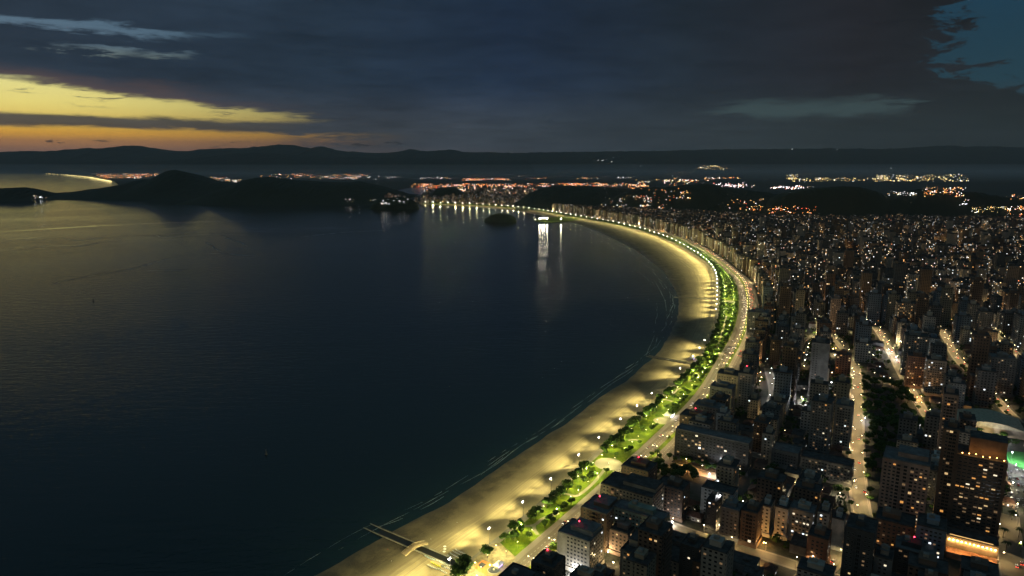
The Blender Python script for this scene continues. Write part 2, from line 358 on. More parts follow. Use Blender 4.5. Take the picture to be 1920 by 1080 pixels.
def sand_mat():
    m = bpy.data.materials.new('beach_sand'); m.use_nodes = True; N = NT(m.node_tree); b = N.n['Principled BSDF']
    uv = N.new('ShaderNodeUVMap', uv_map='uv'); u, v, _ = N.sep(uv.outputs[0])   # u metres along, v 0 sea .. 1 garden
    geo = N.new('ShaderNodeNewGeometry'); P = geo.outputs['Position']
    edge = N.noise(P, .020, 4.0, 0.6, 0.8)
    vv = N.m('ADD', v, N.m('MULTIPLY', N.m('SUBTRACT', edge, 0.5), 0.24))
    dry = N.mr(vv, 0.32, 0.78)
    tracks = N.noise(N.xyz(N.m('MULTIPLY', u, .010), N.m('MULTIPLY', v, 34.0)), 1.0, 5.0, 0.65, 0.3)
    dr = N.m('MULTIPLY', N.mr(v, .25, .5), N.mr(v, .95, .6))
    col = N.mix(dry, (.050, .043, .032, 1), (.43, .345, .205, 1))
    col = N.mix(N.m('MULTIPLY', N.mr(tracks, .40, .62, 0.75, 0.0), dr), col, (.17, .13, .085, 1))
    pt = N.noise(P, .055, 6.0, 0.65)
    col = N.mix(N.mr(pt, .40, .66, 0.0, 0.55), col, (.21, .165, .10, 1))
    foot = N.noise(P, .9, 3.0, 0.7)
    col = N.mix(N.mr(foot, .3, .8, 0.0, 0.25), col, (.28, .22, .14, 1))
    N.l.new(col, b.inputs['Base Color'])
    N.put(b.inputs['Roughness'], N.mr(vv, 0.02, 0.42, 0.28, 0.92)); b.inputs['Specular IOR Level'].default_value = 0.35
    bp = N.new('ShaderNodeBump'); bp.inputs['Strength'].default_value = 0.5; bp.inputs['Distance'].default_value = 0.25
    N.put(bp.inputs['Height'], N.m('ADD', N.noise(P, .35, 5.0, 0.7), N.m('MULTIPLY', tracks, 0.8))); N.l.new(bp.outputs[0], b.inputs['Normal'])
    return m
def grass_mat():
    m = bpy.data.materials.new('lawn_grass'); m.use_nodes = True; N = NT(m.node_tree); b = N.n['Principled BSDF']
    geo = N.new('ShaderNodeNewGeometry'); P = geo.outputs['Position']
    f = N.noise(P, .09, 6.0, 0.7); g = N.noise(P, 1.3, 3.0, 0.7)
    col = N.mix(N.mr(f, .35, .68), (.065, .115, .008, 1), (.160, .205, .012, 1))
    col = N.mix(N.mr(g, .35, .75, 0, .5), col, (.035, .062, .010, 1))
    N.l.new(col, b.inputs['Base Color']); b.inputs['Roughness'].default_value = 0.95; b.inputs['Specular IOR Level'].default_value = 0.1
    return m
def land_mat():
    m = bpy.data.materials.new('city_ground'); m.use_nodes = True; N = NT(m.node_tree); b = N.n['Principled BSDF']
    geo = N.new('ShaderNodeNewGeometry'); P = geo.outputs['Position']
    f = N.noise(P, .028, 6.0, 0.65); g = N.noise(P, .25, 4.0, 0.7)
    col = N.mix(N.mr(f, .42, .58), (.050, .045, .038, 1), (.018, .026, .011, 1))
    col = N.mix(N.mr(g, .35, .7, 0, .6), col, (.075, .067, .055, 1))
    N.l.new(col, b.inputs['Base Color']); b.inputs['Roughness'].default_value = 0.9
    return m
def leaf_mat(name, c0, c1):
    m = bpy.data.materials.new(name); m.use_nodes = True; N = NT(m.node_tree); b = N.n['Principled BSDF']
    geo = N.new('ShaderNodeNewGeometry'); oi = N.new('ShaderNodeObjectInfo')
    f = N.noise(geo.outputs['Position'], .55, 3.0, 0.6)
    k = N.m('ADD', N.mr(f, .3, .7), N.m('MULTIPLY', N.m('SUBTRACT', oi.outputs['Random'], .5), .6), clamp=True)
    N.l.new(N.mix(k, rgb(c0), rgb(c1)), b.inputs['Base Color'])
    b.inputs['Roughness'].default_value = 0.7; b.inputs['Specular IOR Level'].default_value = 0.2
    return m
M_SAND = sand_mat(); M_GRASS = grass_mat(); M_LAND = land_mat(); M_SEA = water_mat()
M_LEAF = leaf_mat('tree_leaves', (.022, .052, .008), (.070, .125, .016)); M_LEAF2 = leaf_mat('palm_leaves', (.020, .045, .010), (.060, .10, .02))
M_BARK = base_mat('bark', (.09, .065, .045), .9, scale=2.0)
M_ASPH = base_mat('asphalt', (.21, .18, .13), .75, var=.35, scale=.15, coords='Generated')
M_PAVE = base_mat('pavement_stone', (.30, .26, .21), .85, var=.3, scale=.2, coords='Generated')
M_CONC = base_mat('concrete', (.26, .24, .21), .85, scale=.3)
M_FOREST = leaf_mat('forest_hill', (.010, .018, .007), (.026, .038, .014))
M_PAINT = base_mat('road_paint', (.72, .72, .68), .6, var=.12)
# ------------------------------------------------------------------ sea, sand, garden, avenue
def sheet(name, pts, z, mat, label=None):
    v = [(float(p[0]), float(p[1]), z) for p in pts]
    tris = tessellate_polygon([[Vector(p) for p in v]])
    me = bpy.data.meshes.new(name); me.from_pydata(v, [], [tuple(t) for t in tris]); me.materials.append(mat); me.update()
    if sum(p.normal.z for p in me.polygons) < 0: me.flip_normals()
    o = link(name, me); tag(o, label, kind='structure'); return o
def strip(name, P, Nn, a, b, z, mat, i0=0, i1=None, make=True):
    i1 = len(P) if i1 is None else i1
    V = []; uv = []
    for i in range(i0, i1):
        for o in (a, b): V.append((*(P[i] + Nn[i] * o), z)); uv.append((i * 10.0, o))
    me = grid_mesh(name, V, i1 - i0, 2, mat, uv, False)
    return tag(link(name, me), kind='structure') if make else me
W = 40000; HAZE = 2.0e-5
o = sheet('water', [(-W, -4000), (W, -4000), (W, 30500), (-W, 30500)], 0.0, M_SEA, 'dark calm bay water under the evening sky')
V = []; uv = []; s = 0
for i in range(len(MAST)):
    if i: s += np.linalg.norm(MAST[i] - MAST[i - 1])
    for k in range(15):
        q = 1 - k / 14 * 1.0
        wob = 5.0 * mnoise.noise(Vector((i * .11, 3.7, 0))) + 2.5 * mnoise.noise(Vector((i * .37, 1.7, 0)))
        p = MAST[i] - MN[i] * (BW[i] + wob) * q
        V.append((*p, 2.6 * (1 - q) - 0.30 * q + 0.06 * math.sin(k * 2.1 + i * .13))); uv.append((s, k / 14))
tag(link('beach_sand', grid_mesh('beach_sand', V, len(MAST), 15, M_SAND, uv)), 'long curved sandy beach with tyre tracks', kind='structure')
# ruled garden sheet between the mast line and the avenue
def ruled(name, A, B, z, mat, n=2, za=None):
    V = []; uv = []
    for i in range(len(A)):
        for k in range(n):
            t = k / (n - 1); p = A[i] * (1 - t) + B[i] * t
            V.append((*p, z if za is None else za * (1 - t) + z * t)); uv.append((i * 10, k))
    return grid_mesh(name, V, len(A), n, mat, uv, False)
PROM_IN = np.array([INNER[near_idx(INNER, p)] for p in MAST])
GW = np.array([np.linalg.norm(a - b) for a, b in zip(PROM_IN, MAST)])
GW = np.convolve(np.pad(GW, 8, 'edge'), np.ones(17) / 17, 'valid')
tag(link('lawn', ruled('lawn', MAST - MN * 0.5, MAST + MN * (GW[:, None] + 2), 2.62, M_GRASS, 3)), 'bright green garden lawn strip behind the beach', kind='structure')
strip('promenade', MAST, MN, -1.5, 5.0, 2.626, M_PAVE)
strip('pavement', INNER, IN_, -2.5, 2.5, 2.63, M_PAVE)
strip('road', INNER, IN_, 2.5, 13.5, 2.61, M_ASPH)
strip('median', INNER, IN_, 13.5, 18.5, 2.74, M_GRASS)
strip('kerb', INNER, IN_, 13.2, 13.5, 2.75, M_CONC); strip('kerb', INNER, IN_, 18.5, 18.8, 2.75, M_CONC)
strip('road', INNER, IN_, 18.8, 29.5, 2.612, M_ASPH)
strip('pavement', INNER, IN_, 29.5, 37.0, 2.632, M_PAVE)
mk = MB()
for i in range(0, 150):
    for off in (6.2, 9.9, 22.4, 26.0):
        for k in (0, 5):
            c = INNER[i] + IT[i] * k; a = c + IN_[i] * (off - .09); b = c + IN_[i] * (off + .09); t = IT[i] * 2.4
            mk.quad((*a, 2.618), (*b, 2.618), (*(b + t), 2.618), (*(a + t), 2.618))
tag(mk.build('road_markings', M_PAINT), kind='structure')
# city land, its edge along the avenue, out to the far plain and the mountains
far = [G(0, 319.5), G(110, 321.5), G(172, 328.5), G(213, 339), G(222, 347), G(190, 353), G(140, 360), G(100, 366), G(300, 369), G(440, 373), G(560, 380), G(640, 376), G(700, 366), G(740, 357), G(772, 351), G(800, 352), G(790, 366), G(762, 374), G(750, 380), G(778, 382.3)]
land = [tuple(p) for p in INNER[::3]][::1]
poly = [(-W * .9, 19000)] + [tuple(p) for p in far] + land[::-1] + [(600, -1500), (30000, -1500), (W * .9, 20000), (W * .9, 30400), (-W * .9, 30400)]
sheet('ground', poly, 2.5, M_LAND, 'flat dark city ground and coastal plain')
sheet('headland', [G(1004, 415.5), G(1030, 417.5), G(1072, 415.5), G(1090, 410), G(1060, 406.5), G(1030, 408.5), G(1010, 411.5)], 2.2, M_GRASS, 'grassy platform jutting into the bay below bright lamps')
# ------------------------------------------------------------------ hills
def hill(name, ridge, D, base_y, depth, rough=0.10, fz=5.0, label=None, mat=None, steps=150, prof=1.25, detail=1.0):
    ridge = sorted(ridge); xs = np.array([r[0] for r in ridge], float); ys = np.array([r[1] for r in ridge], float)
    px = np.linspace(xs[0], xs[-1], steps); py = np.interp(px, xs, ys)
    if steps < 300: py = np.convolve(np.pad(py, 2, 'edge'), np.ones(5) / 5, 'valid')
    Yb = G(960, base_y)[1]; nv = 26; V = []
    for i in range(steps):
        X, z = ray_z(px[i], py[i], D)
        for k in range(nv):
            t = k / (nv - 1)
            Y = Yb + (D - Yb) * (t / 0.6) if t <= .6 else D + depth * (t - .6) / .4
            h = math.sin(min(1, t / .6) * math.pi / 2) ** prof if t <= .6 else math.cos((t - .6) / .4 * math.pi / 2) ** 1.2
            XX = X + (Y - D) * 0.0
            n = mnoise.fractal(Vector((XX / 260, Y / 260, fz)), 1.0, 2.1, 4)
            n2 = mnoise.noise(Vector((XX / 22, Y / 40, fz)))
            e = 1.0 if abs(t - .6) > .02 else 0.35
            zz = max(0, z) * h * (1 + rough * n * e) + h * n2 * 4.5 * detail
            if i in (0, steps - 1) or k in (0, nv - 1): zz = -2
            V.append((XX, Y, max(-2, zz)))
    me = grid_mesh(name, V, steps, nv, mat or M_FOREST, None, False)
    return tag(link(name, me), label, kind='structure')
HL = {}
HL['west'] = hill('hills', [(-60, 356), (-20, 353), (20, 352.5), (40, 351.5), (52, 356), (66, 362), (80, 369), (92, 375)], 5400, 378, 500, label='low dark headland at the edge of the bay')
HL['peak'] = hill('hills', [(66, 371), (90, 363), (120, 361), (160, 358), (180, 354), (205, 351), (235, 346), (255, 340), (270, 336.5), (290, 337), (305, 329), (318, 322), (333, 320), (348, 322), (362, 328), (380, 336), (400, 340.5), (425, 346), (440, 350), (470, 368)], 6000, 375, 900, label='wooded headland with a rounded peak across the bay')
HL['cape'] = hill('hills', [(395, 368), (425, 352), (445, 345), (465, 338), (490, 334), (520, 334.5), (550, 337), (580, 339), (620, 341), (660, 342), (690, 346), (715, 351), (738, 358), (752, 368), (760, 372)], 5300, 385, 900, label='long dark wooded cape beyond the bay')
HL['small'] = hill('hills', [(806, 372), (815, 358), (825, 353), (845, 351.5), (858, 354), (866, 362), (874, 370)], 5600, 373, 200, fz=9, label='small dark hill among city lights')
HL['r1'] = hill('hills', [(955, 392), (975, 378), (990, 365), (1010, 356), (1040, 350), (1075, 349), (1110, 351), (1140, 352.5), (1170, 354), (1200, 358), (1230, 366), (1265, 385), (1280, 398)], 4600, 396, 600, label='dark wooded hill behind the beachfront towers')
HL['r2'] = hill('hills', [(1110, 396), (1140, 378), (1170, 363), (1200, 353.5), (1240, 351), (1270, 349), (1300, 345), (1318, 342.5), (1335, 347), (1370, 352), (1400, 356), (1440, 362), (1470, 366), (1500, 372), (1540, 392), (1560, 404)], 4100, 404, 500, fz=2, label='dark hill with a pointed top and scattered lights')
HL['r3'] = hill('hills', [(1420, 404), (1450, 376), (1475, 363), (1500, 357), (1530, 353), (1560, 351), (1590, 349.5), (1615, 351.5), (1640, 358), (1665, 366), (1700, 374), (1740, 388), (1760, 404)], 3850, 406, 500, fz=3, label='broad dark hill behind the city')
HL['r4'] = hill('hills', [(1640, 404), (1670, 376), (1700, 359), (1725, 354), (1760, 355), (1800, 360), (1830, 362), (1865, 367), (1890, 370), (1920, 371), (1960, 372), (2060, 376), (2120, 400)], 3800, 408, 600, fz=4, label='dark hill with terraces of orange lights')
MTN = [(-260, 300), (-150, 296), (-60, 292), (0, 287), (60, 283.5), (110, 285), (150, 280.5), (165, 280), (185, 278), (210, 280), (235, 275.5), (250, 272.5), (262, 276), (285, 279), (310, 282), (345, 284.5), (370, 283), (400, 280), (440, 278), (470, 278.5), (500, 275), (520, 273), (535, 270.5), (552, 273), (570, 276), (590, 279), (600, 278.5), (608, 274.5), (616, 279), (640, 283.5), (670, 285), (700, 287), (740, 286), (760, 283), (774, 280.5), (790, 283), (815, 284), (835, 281.5), (850, 281), (866, 284.5), (890, 286), (920, 285.5), (960, 287), (1010, 286), (1060, 285), (1110, 285), (1150, 284), (1200, 283.6), (1250, 283), (1290, 281.8), (1330, 280.5), (1400, 280), (1440, 279.5), (1480, 279), (1570, 279), (1650, 279.5), (1700, 278), (1740, 275), (1765, 273.5), (1800, 275), (1850, 274.5), (1890, 277), (1930, 277), (2020, 279), (2150, 282)]
M_MTN = leaf_mat('mountain_forest', (.010, .018, .010), (.024, .034, .018))
hill('mountains', MTN, 24000, 321, 5000, rough=.05, fz=6, label='long dark mountain range along the horizon', mat=M_MTN, steps=420, prof=.9, detail=6)
hill('mountains', [(-200, 309), (-50, 306), (60, 309), (110, 309), (160, 305), (200, 303), (260, 304), (320, 302), (370, 297), (420, 291), (470, 287), (520, 288), (570, 292), (640, 295), (720, 296), (800, 297), (900, 300), (1000, 303)], 19000, 325, 2500, rough=.06, fz=8, label='lower forested range in front of the far mountains', mat=M_MTN, steps=260, prof=.9, detail=5)
# island rocks in the bay
def island(name, ridge, base_y, half, label):
    ridge = sorted(ridge); xs = [r[0] for r in ridge]; ys = [r[1] for r in ridge]
    n = 60; px = np.linspace(xs[0], xs[-1], n); py = np.interp(px, xs, ys); D = G(960, base_y)[1] + half; V = []
    for i in range(n):
        X, z = ray_z(px[i], py[i], D); e = math.sqrt(max(0.0, 1 - ((i / (n - 1)) * 2 - 1) ** 2))
        for k in range(19):
            t = k / 18 * 2 - 1
            h = max(0, 1 - abs(t) ** 2.4)
            q = mnoise.noise(Vector((X / 11, t * half / 11, base_y))) * 2.6 + mnoise.noise(Vector((X / 40, t * half / 40, base_y))) * 4
            V.append((X, D + t * half * (.25 + .75 * e), max(-1.0, max(0, z) * h + (q * h if h > 0 else -1)) if 0 < k < 18 and 0 < i < n - 1 else -1.0))
    return tag(link(name, grid_mesh(name, V, n, 19, M_FOREST, None, False)), label, kind='structure')
island('island', [(908, 412), (913, 408), (922, 403), (932, 400), (943, 399.5), (952, 402), (960, 405), (966, 409), (969, 412.5)], 417.5, 70, 'small round wooded islet in the bay')
island('island', [(684, 391), (698, 388), (703, 380), (710, 375), (722, 371), (740, 370), (756, 370), (768, 372.5), (776, 377), (782, 384), (786, 389)], 393.5, 120, 'dark wooded island with towers on its crest')
# ------------------------------------------------------------------ lamps
LIGHT_DATA = {}
def lamp_light(kind, power, color, radius, parent, loc, spot=None, aim=None):
    key = (kind, round(power), color, radius, spot)
    if key not in LIGHT_DATA:
        d = bpy.data.lights.new(kind, 'SPOT' if spot else 'POINT'); d.energy = power; d.color = color; d.shadow_soft_size = radius
        if spot: d.spot_size = math.radians(spot[0]); d.spot_blend = spot[1]
        LIGHT_DATA[key] = d
    o = bpy.data.objects.new(kind, LIGHT_DATA[key]); COL.objects.link(o); o.location = loc
    if parent is not None: o.parent = parent
    if aim is not None: o.rotation_euler = Vector(aim).to_track_quat('-Z', 'Y').to_euler()
    return o
M_STEEL = base_mat('galvanised_steel', (.22, .22, .22), .5, .6)
G_FLOOD = glow_mat('flood_glass', (1.0, .90, .86), 60); G_WARM = glow_mat('warm_lamp', (1.0, .74, .40), 26)
G_WHITE = glow_mat('white_lamp', (.93, .96, 1.0), 34); G_RED = glow_mat('red_lamp', (1.0, .03, .06), 22)
G_TAIL = glow_mat('tail_light', (1.0, .06, .03), 8); G_HEAD = glow_mat('head_light', (1.0, .90, .78), 7)
G_VIO = glow_mat('violet_neon', (.42, .25, 1.0), 3)
C_BEACH = (1.0, .90, .36); C_GARD = (1.0, .92, .36); C_AVE = (1.0, .78, .40); C_STREET = (1.0, .75, .36); C_WHITE = (.95, .97, 1.0); C_ORANGE = (1.0, .48, .12)
def mesh_of(fn, mats, name): b = MB(); fn(b); return b.mesh(name, mats)
POLE_M = mesh_of(lambda b: (b.cyl(0, 0, .26, 0, .12, 13.2, 8), b.box(-.5, .5, -.5, .5, 0, .35)), M_STEEL, 'pole')
ARM_M = mesh_of(lambda b: (b.box(-1.1, 1.1, -.08, .08, 12.9, 13.05), b.box(-.3, .3, -.3, .3, 13.05, 13.2)), M_STEEL, 'crossarm')
def _flood(b):
    b.box(-.38, .38, -.30, .30, -.3, .3, 0); b.quad((-.36, -.34, -.34), (.36, -.34, -.34), (.36, -.36, .28), (-.36, -.36, .28), 1)
    b.quad((-.36, -.34, -.34), (-.36, .26, -.34), (.36, .26, -.34), (.36, -.34, -.34), 1)
    b.ball((0, -.38, 0), .42, 1, 8, 6)
FLOOD_M = mesh_of(_flood, [M_STEEL, G_FLOOD], 'floodlight')
FLOOD_OFF = mesh_of(lambda b: b.box(-.38, .38, -.34, .30, -.3, .3), M_STEEL, 'floodlight')
masts = []
def floodlight_mast(i, on, label, far=False):
    p = MAST[i] - MN[i] * 1.0; z = 2.5
    n = MN[i]; rz = math.atan2(-n[1], -n[0]) + math.pi / 2       # local -y points to the sea
    r = empty('floodlight_mast', (*p, z), rz); tag(r, label, 'floodlight', 'floodlight masts along the back of the beach')
    link('pole', POLE_M, r); link('crossarm', ARM_M, r)
    for sx in (-.75, .75):
        o = link('floodlight', FLOOD_M if on else FLOOD_OFF, r, (sx, -.1, 13.1))
    if on:
        yy = PX(*p, 2.6)[1]; kf = 1.0 if yy > 430 else (.6 if yy > 400 else .09)
        jr = random.Random(i); kf *= jr.choice((.75, .9, 1.0, 1.15)); far_ = 1.0 if yy > 520 else 1.5; ja = jr.uniform(-9, 9)
        for sx in (-1, 1): lamp_light('beach_beam', 215000 * kf * far_, C_BEACH, .35, r, (sx * .7, -1.1, 12.6), (68, 1.0), (sx * 19 + ja, -54, -12.6))
        lamp_light('beach_beam', 22000 * kf, C_BEACH, .35, r, (0, -1.1, 12.4), (120, 1.0), (0, -18, -12.6))
        lamp_light('beach_spill', 6000 if yy > 400 else 15000, C_BEACH, .35, r, (0, -.3, 11.8))
        if yy < 560:
            for c_ in r.children:
                if c_.name.startswith('floodlight'): c_.scale = (1.3, 1.3, 1.3)
        masts.append((p, z))
near_px = [(790, 1125), (850, 1076), (918, 1022), (982, 970), (1038, 921), (1087, 877), (1127, 840), (1163, 808), (1197, 780), (1225, 755), (1253, 730), (1278, 706), (1302, 682)]
OFF = {10}
ordn = ['first', 'second', 'third', 'fourth', 'fifth', 'sixth', 'seventh', 'eighth', 'ninth', 'tenth', 'eleventh', 'twelfth', 'thirteenth', 'fourteenth', 'fifteenth', 'sixteenth', 'seventeenth', 'eighteenth', 'nineteenth', 'twentieth']
def ordinal(k):
    if k < 20: return ordn[k]
    k += 1; suf = 'th' if 10 <= k % 100 <= 20 else {1: 'st', 2: 'nd', 3: 'rd'}.get(k % 10, 'th')
    return f'{k}{suf}'
last = 0
for k, (x, y) in enumerate(near_px):
    i = near_idx(MAST, G(x, y, 2.6)); last = i
    lab = 'tall unlit floodlight mast standing among the lit ones at the back of the beach' if k in OFF else f'lit floodlight mast on the sand, {ordinal(k)} from the bottom of the beach'
    floodlight_mast(i, k not in OFF, lab)
i = last + 5; k = len(near_px)
while i < len(MAST) - 1:
    x, y = PX(*MAST[i], 2.6)
    off = 592 < y < 648 and x > 1300
    lab = f'unlit floodlight mast beside the dark stretch of sand, {ordinal(k)} along the beach' if off else f'lit floodlight mast at the back of the beach, {ordinal(k)} from its near end'
    floodlight_mast(i, not off, lab); k += 1
    i += 5 if y > 470 else 6
# garden and avenue lamps
GP_M = mesh_of(lambda b: b.cyl(0, 0, .09, 0, .06, 5.0, 6), M_STEEL, 'pole'); GL_M = mesh_of(lambda b: b.ball((0, 0, 5.2), .20, 0, 8, 6), glow_mat('globe_glass', (1.0, .88, .55), 10), 'globe')
def garden_lamp(p, power, label, group):
    r = empty('garden_lamp', (*p, 2.6)); tag(r, label, 'garden lamp', group)
    link('pole', GP_M, r); link('globe', GL_M, r)
    lamp_light('garden_light', power, C_GARD, .3, r, (0, 0, 6.0))
AP_M = mesh_of(lambda b: (b.cyl(0, 0, .14, 0, .09, 9.6, 6), b.box(-2.4, 2.4, -.06, .06, 9.5, 9.62)), M_STEEL, 'pole')
AL_M = mesh_of(lambda b: b.box(-.42, .42, -.2, .2, 9.36, 9.5), G_WARM, 'lamp_head')
def avenue_lamp(p, rz, power, label):
    r = empty('street_lamp', (*p, 2.6), rz); tag(r, label, 'street lamp', 'double armed street lamps in the avenue median')
    link('pole', AP_M, r)
    for sx in (-2.3, 2.3): link('lamp_head', AL_M, r, (sx, 0, 0))
    lamp_light('avenue_light', power, C_AVE, .4, r, (0, 0, 8.9), (158, .35), (0, 0, -1))
NG = 0; TR = len(MAST)
rr = random.Random(5)
for i in range(2, len(MAST) - 4, 2):
    x, y = PX(*MAST[i], 2.6)
    if y > 1200: continue
    d = GW[i]
    if y > 445:
        for fr in ((.33, .72) if d > 22 else (.5,)):
            p = MAST[i] + MN[i] * (d * fr) + MT[i] * rr.uniform(-4, 4)
            garden_lamp(p, 8200 if y > 560 else 8600, 'slender globe lamp standing on the lit lawn of the beach garden', 'globe lamps in the beach garden')
    elif i % 6 == 0:
        garden_lamp(MAST[i] + MN[i] * d * .5, 14000, 'far globe lamp glowing along the distant beach garden', 'globe lamps along the far beach garden')
k = 0
for i in range(2, len(INNER) - 4):
    x, y = PX(*INNER[i], 2.6)
    if y > 1240: continue
    st = 3 if y > 500 else (5 if y > 420 else 8)
    if i % st: continue
    t = IT[i]; avenue_lamp(INNER[i] + IN_[i] * 16, math.atan2(t[1], t[0]) - math.pi / 2, 17000 if y > 500 else (34000 if y > 420 else 50000), f'double armed street lamp in the avenue median, {ordinal(k)} from the near end'); k += 1
# bright lamps on the headland platform
for k, (x, y, w) in enumerate([(1012, 411, 'leftmost'), (1017, 410, 'second'), (1021, 410, 'third'), (1026, 410.5, 'fourth'), (1052, 411, 'lone')]):
    p = G(x, y, 18); r = empty('platform_floodlight', (*p, 2.2))
    tag(r, f'very bright floodlight over the headland platform, {w} of the cluster' if k < 4 else 'single bright floodlight at the root of the headland platform', 'floodlight', 'bright floodlights on the headland platform')
    b = MB(); b.cyl(0, 0, .4, 0, .25, 17, 6); b.build('pole', M_STEEL, r)
    b = MB(); b.ball((0, 0, 18.2), 1.9, 0, 8, 6); b.build('lamp_head', G_FLOOD, r)
    lamp_light('platform_light', 22000, (1, .95, .66), 2.0, r, (0, 0, 14.5))
# ------------------------------------------------------------------ trees
def crown_mesh(seed, n=420, w=4.4, h=3.4, zc=6.4, lobes=7, leaf=1.0):
    R = random.Random(seed); b = MB()
    L = [(R.uniform(-.55, .55) * w, R.uniform(-.55, .55) * w, zc + R.uniform(-.3, .55) * h, R.uniform(.42, .68)) for _ in range(lobes)]
    for _ in range(n):
        l = R.choice(L); d = Vector((R.gauss(0, 1), R.gauss(0, 1), R.gauss(0, 1))).normalized()
        q = R.uniform(.55, 1.05)
        c = Vector((l[0] + d.x * l[3] * w * q, l[1] + d.y * l[3] * w * q, l[2] + d.z * l[3] * h * q))
        nrm = (d + Vector((R.uniform(-.7, .7), R.uniform(-.7, .7), R.uniform(-.3, .9)))).normalized()
        a = nrm.orthogonal().normalized(); a.rotate(Matrix.Rotation(R.uniform(0, 6.28), 3, nrm)); e = nrm.cross(a)
        s = leaf * R.uniform(.55, 1.15)
        b.quad(tuple(c - a * s), tuple(c - e * s * .6), tuple(c + a * s), tuple(c + e * s * .6))
    return b.mesh('crown', M_LEAF)
def trunk_mesh(seed, h=5.2):
    R = random.Random(seed); b = MB(); b.tube((0, 0, -.2), (R.uniform(-.3, .3), R.uniform(-.3, .3), h * .55), .28, .19)
    for k in range(4):
        a = k * 1.6 + R.uniform(0, .6); b.tube((0, 0, h * .5), (1.9 * math.cos(a), 1.9 * math.sin(a), h + R.uniform(.2, 1.4)), .14, .06)
    return b.mesh('trunk', M_BARK)
CROWNS = [crown_mesh(i, 620, 4.2 + .35 * (i % 3), 2.9 + .3 * (i % 2)) for i in range(6)]
TRUNKS = [trunk_mesh(i) for i in range(3)]
def palm_meshes(seed):
    R = random.Random(seed); b = MB()
    for k in range(15):
        a = k * 2.4 + R.uniform(-.2, .2); up = R.uniform(.1, 1.0); p0 = Vector((0, 0, 8.2)); w = .55
        for j in range(5):
            t0, t1 = j / 5, (j + 1) / 5
            f = lambda t: Vector((math.cos(a) * 3.6 * t, math.sin(a) * 3.6 * t, 8.2 + up * 2.4 * t - 3.2 * t * t))
            s = Vector((-math.sin(a), math.cos(a), 0)); q = lambda t: w * math.sin(math.pi * (.15 + .8 * t))
            b.quad(tuple(f(t0) - s * q(t0)), tuple(f(t0) + s * q(t0)), tuple(f(t1) + s * q(t1)), tuple(f(t1) - s * q(t1)))
    c = b.mesh('crown', M_LEAF2); b = MB(); b.tube((0, 0, -.2), (.15, .1, 4.2), .26, .2); b.tube((.15, .1, 4.2), (0, 0, 8.3), .2, .16)
    return c, b.mesh('trunk', M_BARK)
PALM = palm_meshes(3)
NTREE = [0]
def tree(p, z, s, label, group, name='garden_tree', palm=False, R=random):
    r = empty(name, (*p, z), R.uniform(0, 6.28)); r.scale = (s * R.uniform(.9, 1.12), s * R.uniform(.9, 1.12), s)
    tag(r, label, 'palm' if palm else 'tree', group)
    link('trunk', PALM[1] if palm else R.choice(TRUNKS), r); link('crown', PALM[0] if palm else R.choice(CROWNS), r); NTREE[0] += 1
    return r
far_crowns = MB()
R = random.Random(21)
def stuff_tree(p, z, s):
    for _ in range(16):
        d = Vector((R.gauss(0, 1), R.gauss(0, 1), R.gauss(0, 1))).normalized()
        c = Vector((p[0], p[1], z + 6.0 * s)) + Vector((d.x * 4 * s, d.y * 4 * s, d.z * 2.6 * s)); n = (d + Vector((0, 0, .4))).normalized()
        a = n.orthogonal().normalized(); a.rotate(Matrix.Rotation(R.uniform(0, 6.28), 3, n)); e = n.cross(a); q = 1.9 * s
        far_crowns.quad(tuple(c - a * q), tuple(c - e * q * .7), tuple(c + a * q), tuple(c + e * q * .7))
PATHS_PX = [[(982, 986), (996, 986), (1006, 982), (1016, 973), (1030, 967), (1048, 962)], [(1001, 985), (1002, 993), (1009, 1004)],
            [(1050, 925), (1066, 927), (1079, 930), (1090, 925), (1108, 910), (1122, 895), (1134, 880)], [(1178, 826), (1190, 824), (1202, 828)], [(1236, 752), (1247, 749), (1262, 753)], [(1262, 738), (1272, 729), (1285, 727)], [(1305, 700), (1312, 705), (1325, 705)], [(1292, 715), (1303, 711), (1314, 712)],
            [(1345, 652), (1352, 630), (1358, 610), (1362, 592)], [(1350, 668), (1348, 660), (1345, 652)]]
PATHW = [resample(catmull([G(x, y, 2.62) for x, y in q], 3), 3) for q in PATHS_PX]
for q in PATHW:
    T, Nn = frame(q); me = strip('path', q, Nn, -1.6, 1.6, 2.634, M_PAVE)
def blob(name, c, r, z, mat, n=28, sq=0):
    pts = [(c[0] + r * math.cos(2 * math.pi * k / n + sq), c[1] + r * math.sin(2 * math.pi * k / n + sq)) for k in range(n)]
    return sheet(name, pts, z, mat)
CIRC = [(1141, 870, 14), (1243, 789, 11), (1368, 566, 15), (1357, 700 - 110, 9)]
for x, y, r in CIRC[:3]: blob('plaza', G(x, y, 2.63), r, 2.638, M_PAVE)
BARE = [(G(x, y, 2.6), r + 3) for x, y, r in CIRC[:3]] + [(G(920, 1060, 2.6), 26)]
def free(p):
    return all(np.hypot(*(np.asarray(p) - c)) > r for c, r in BARE) and all(np.min(np.hypot(*(q - np.asarray(p)[None]).T)) > 3.2 for q in PATHW)
NEAR_TREES = 275
cand = []
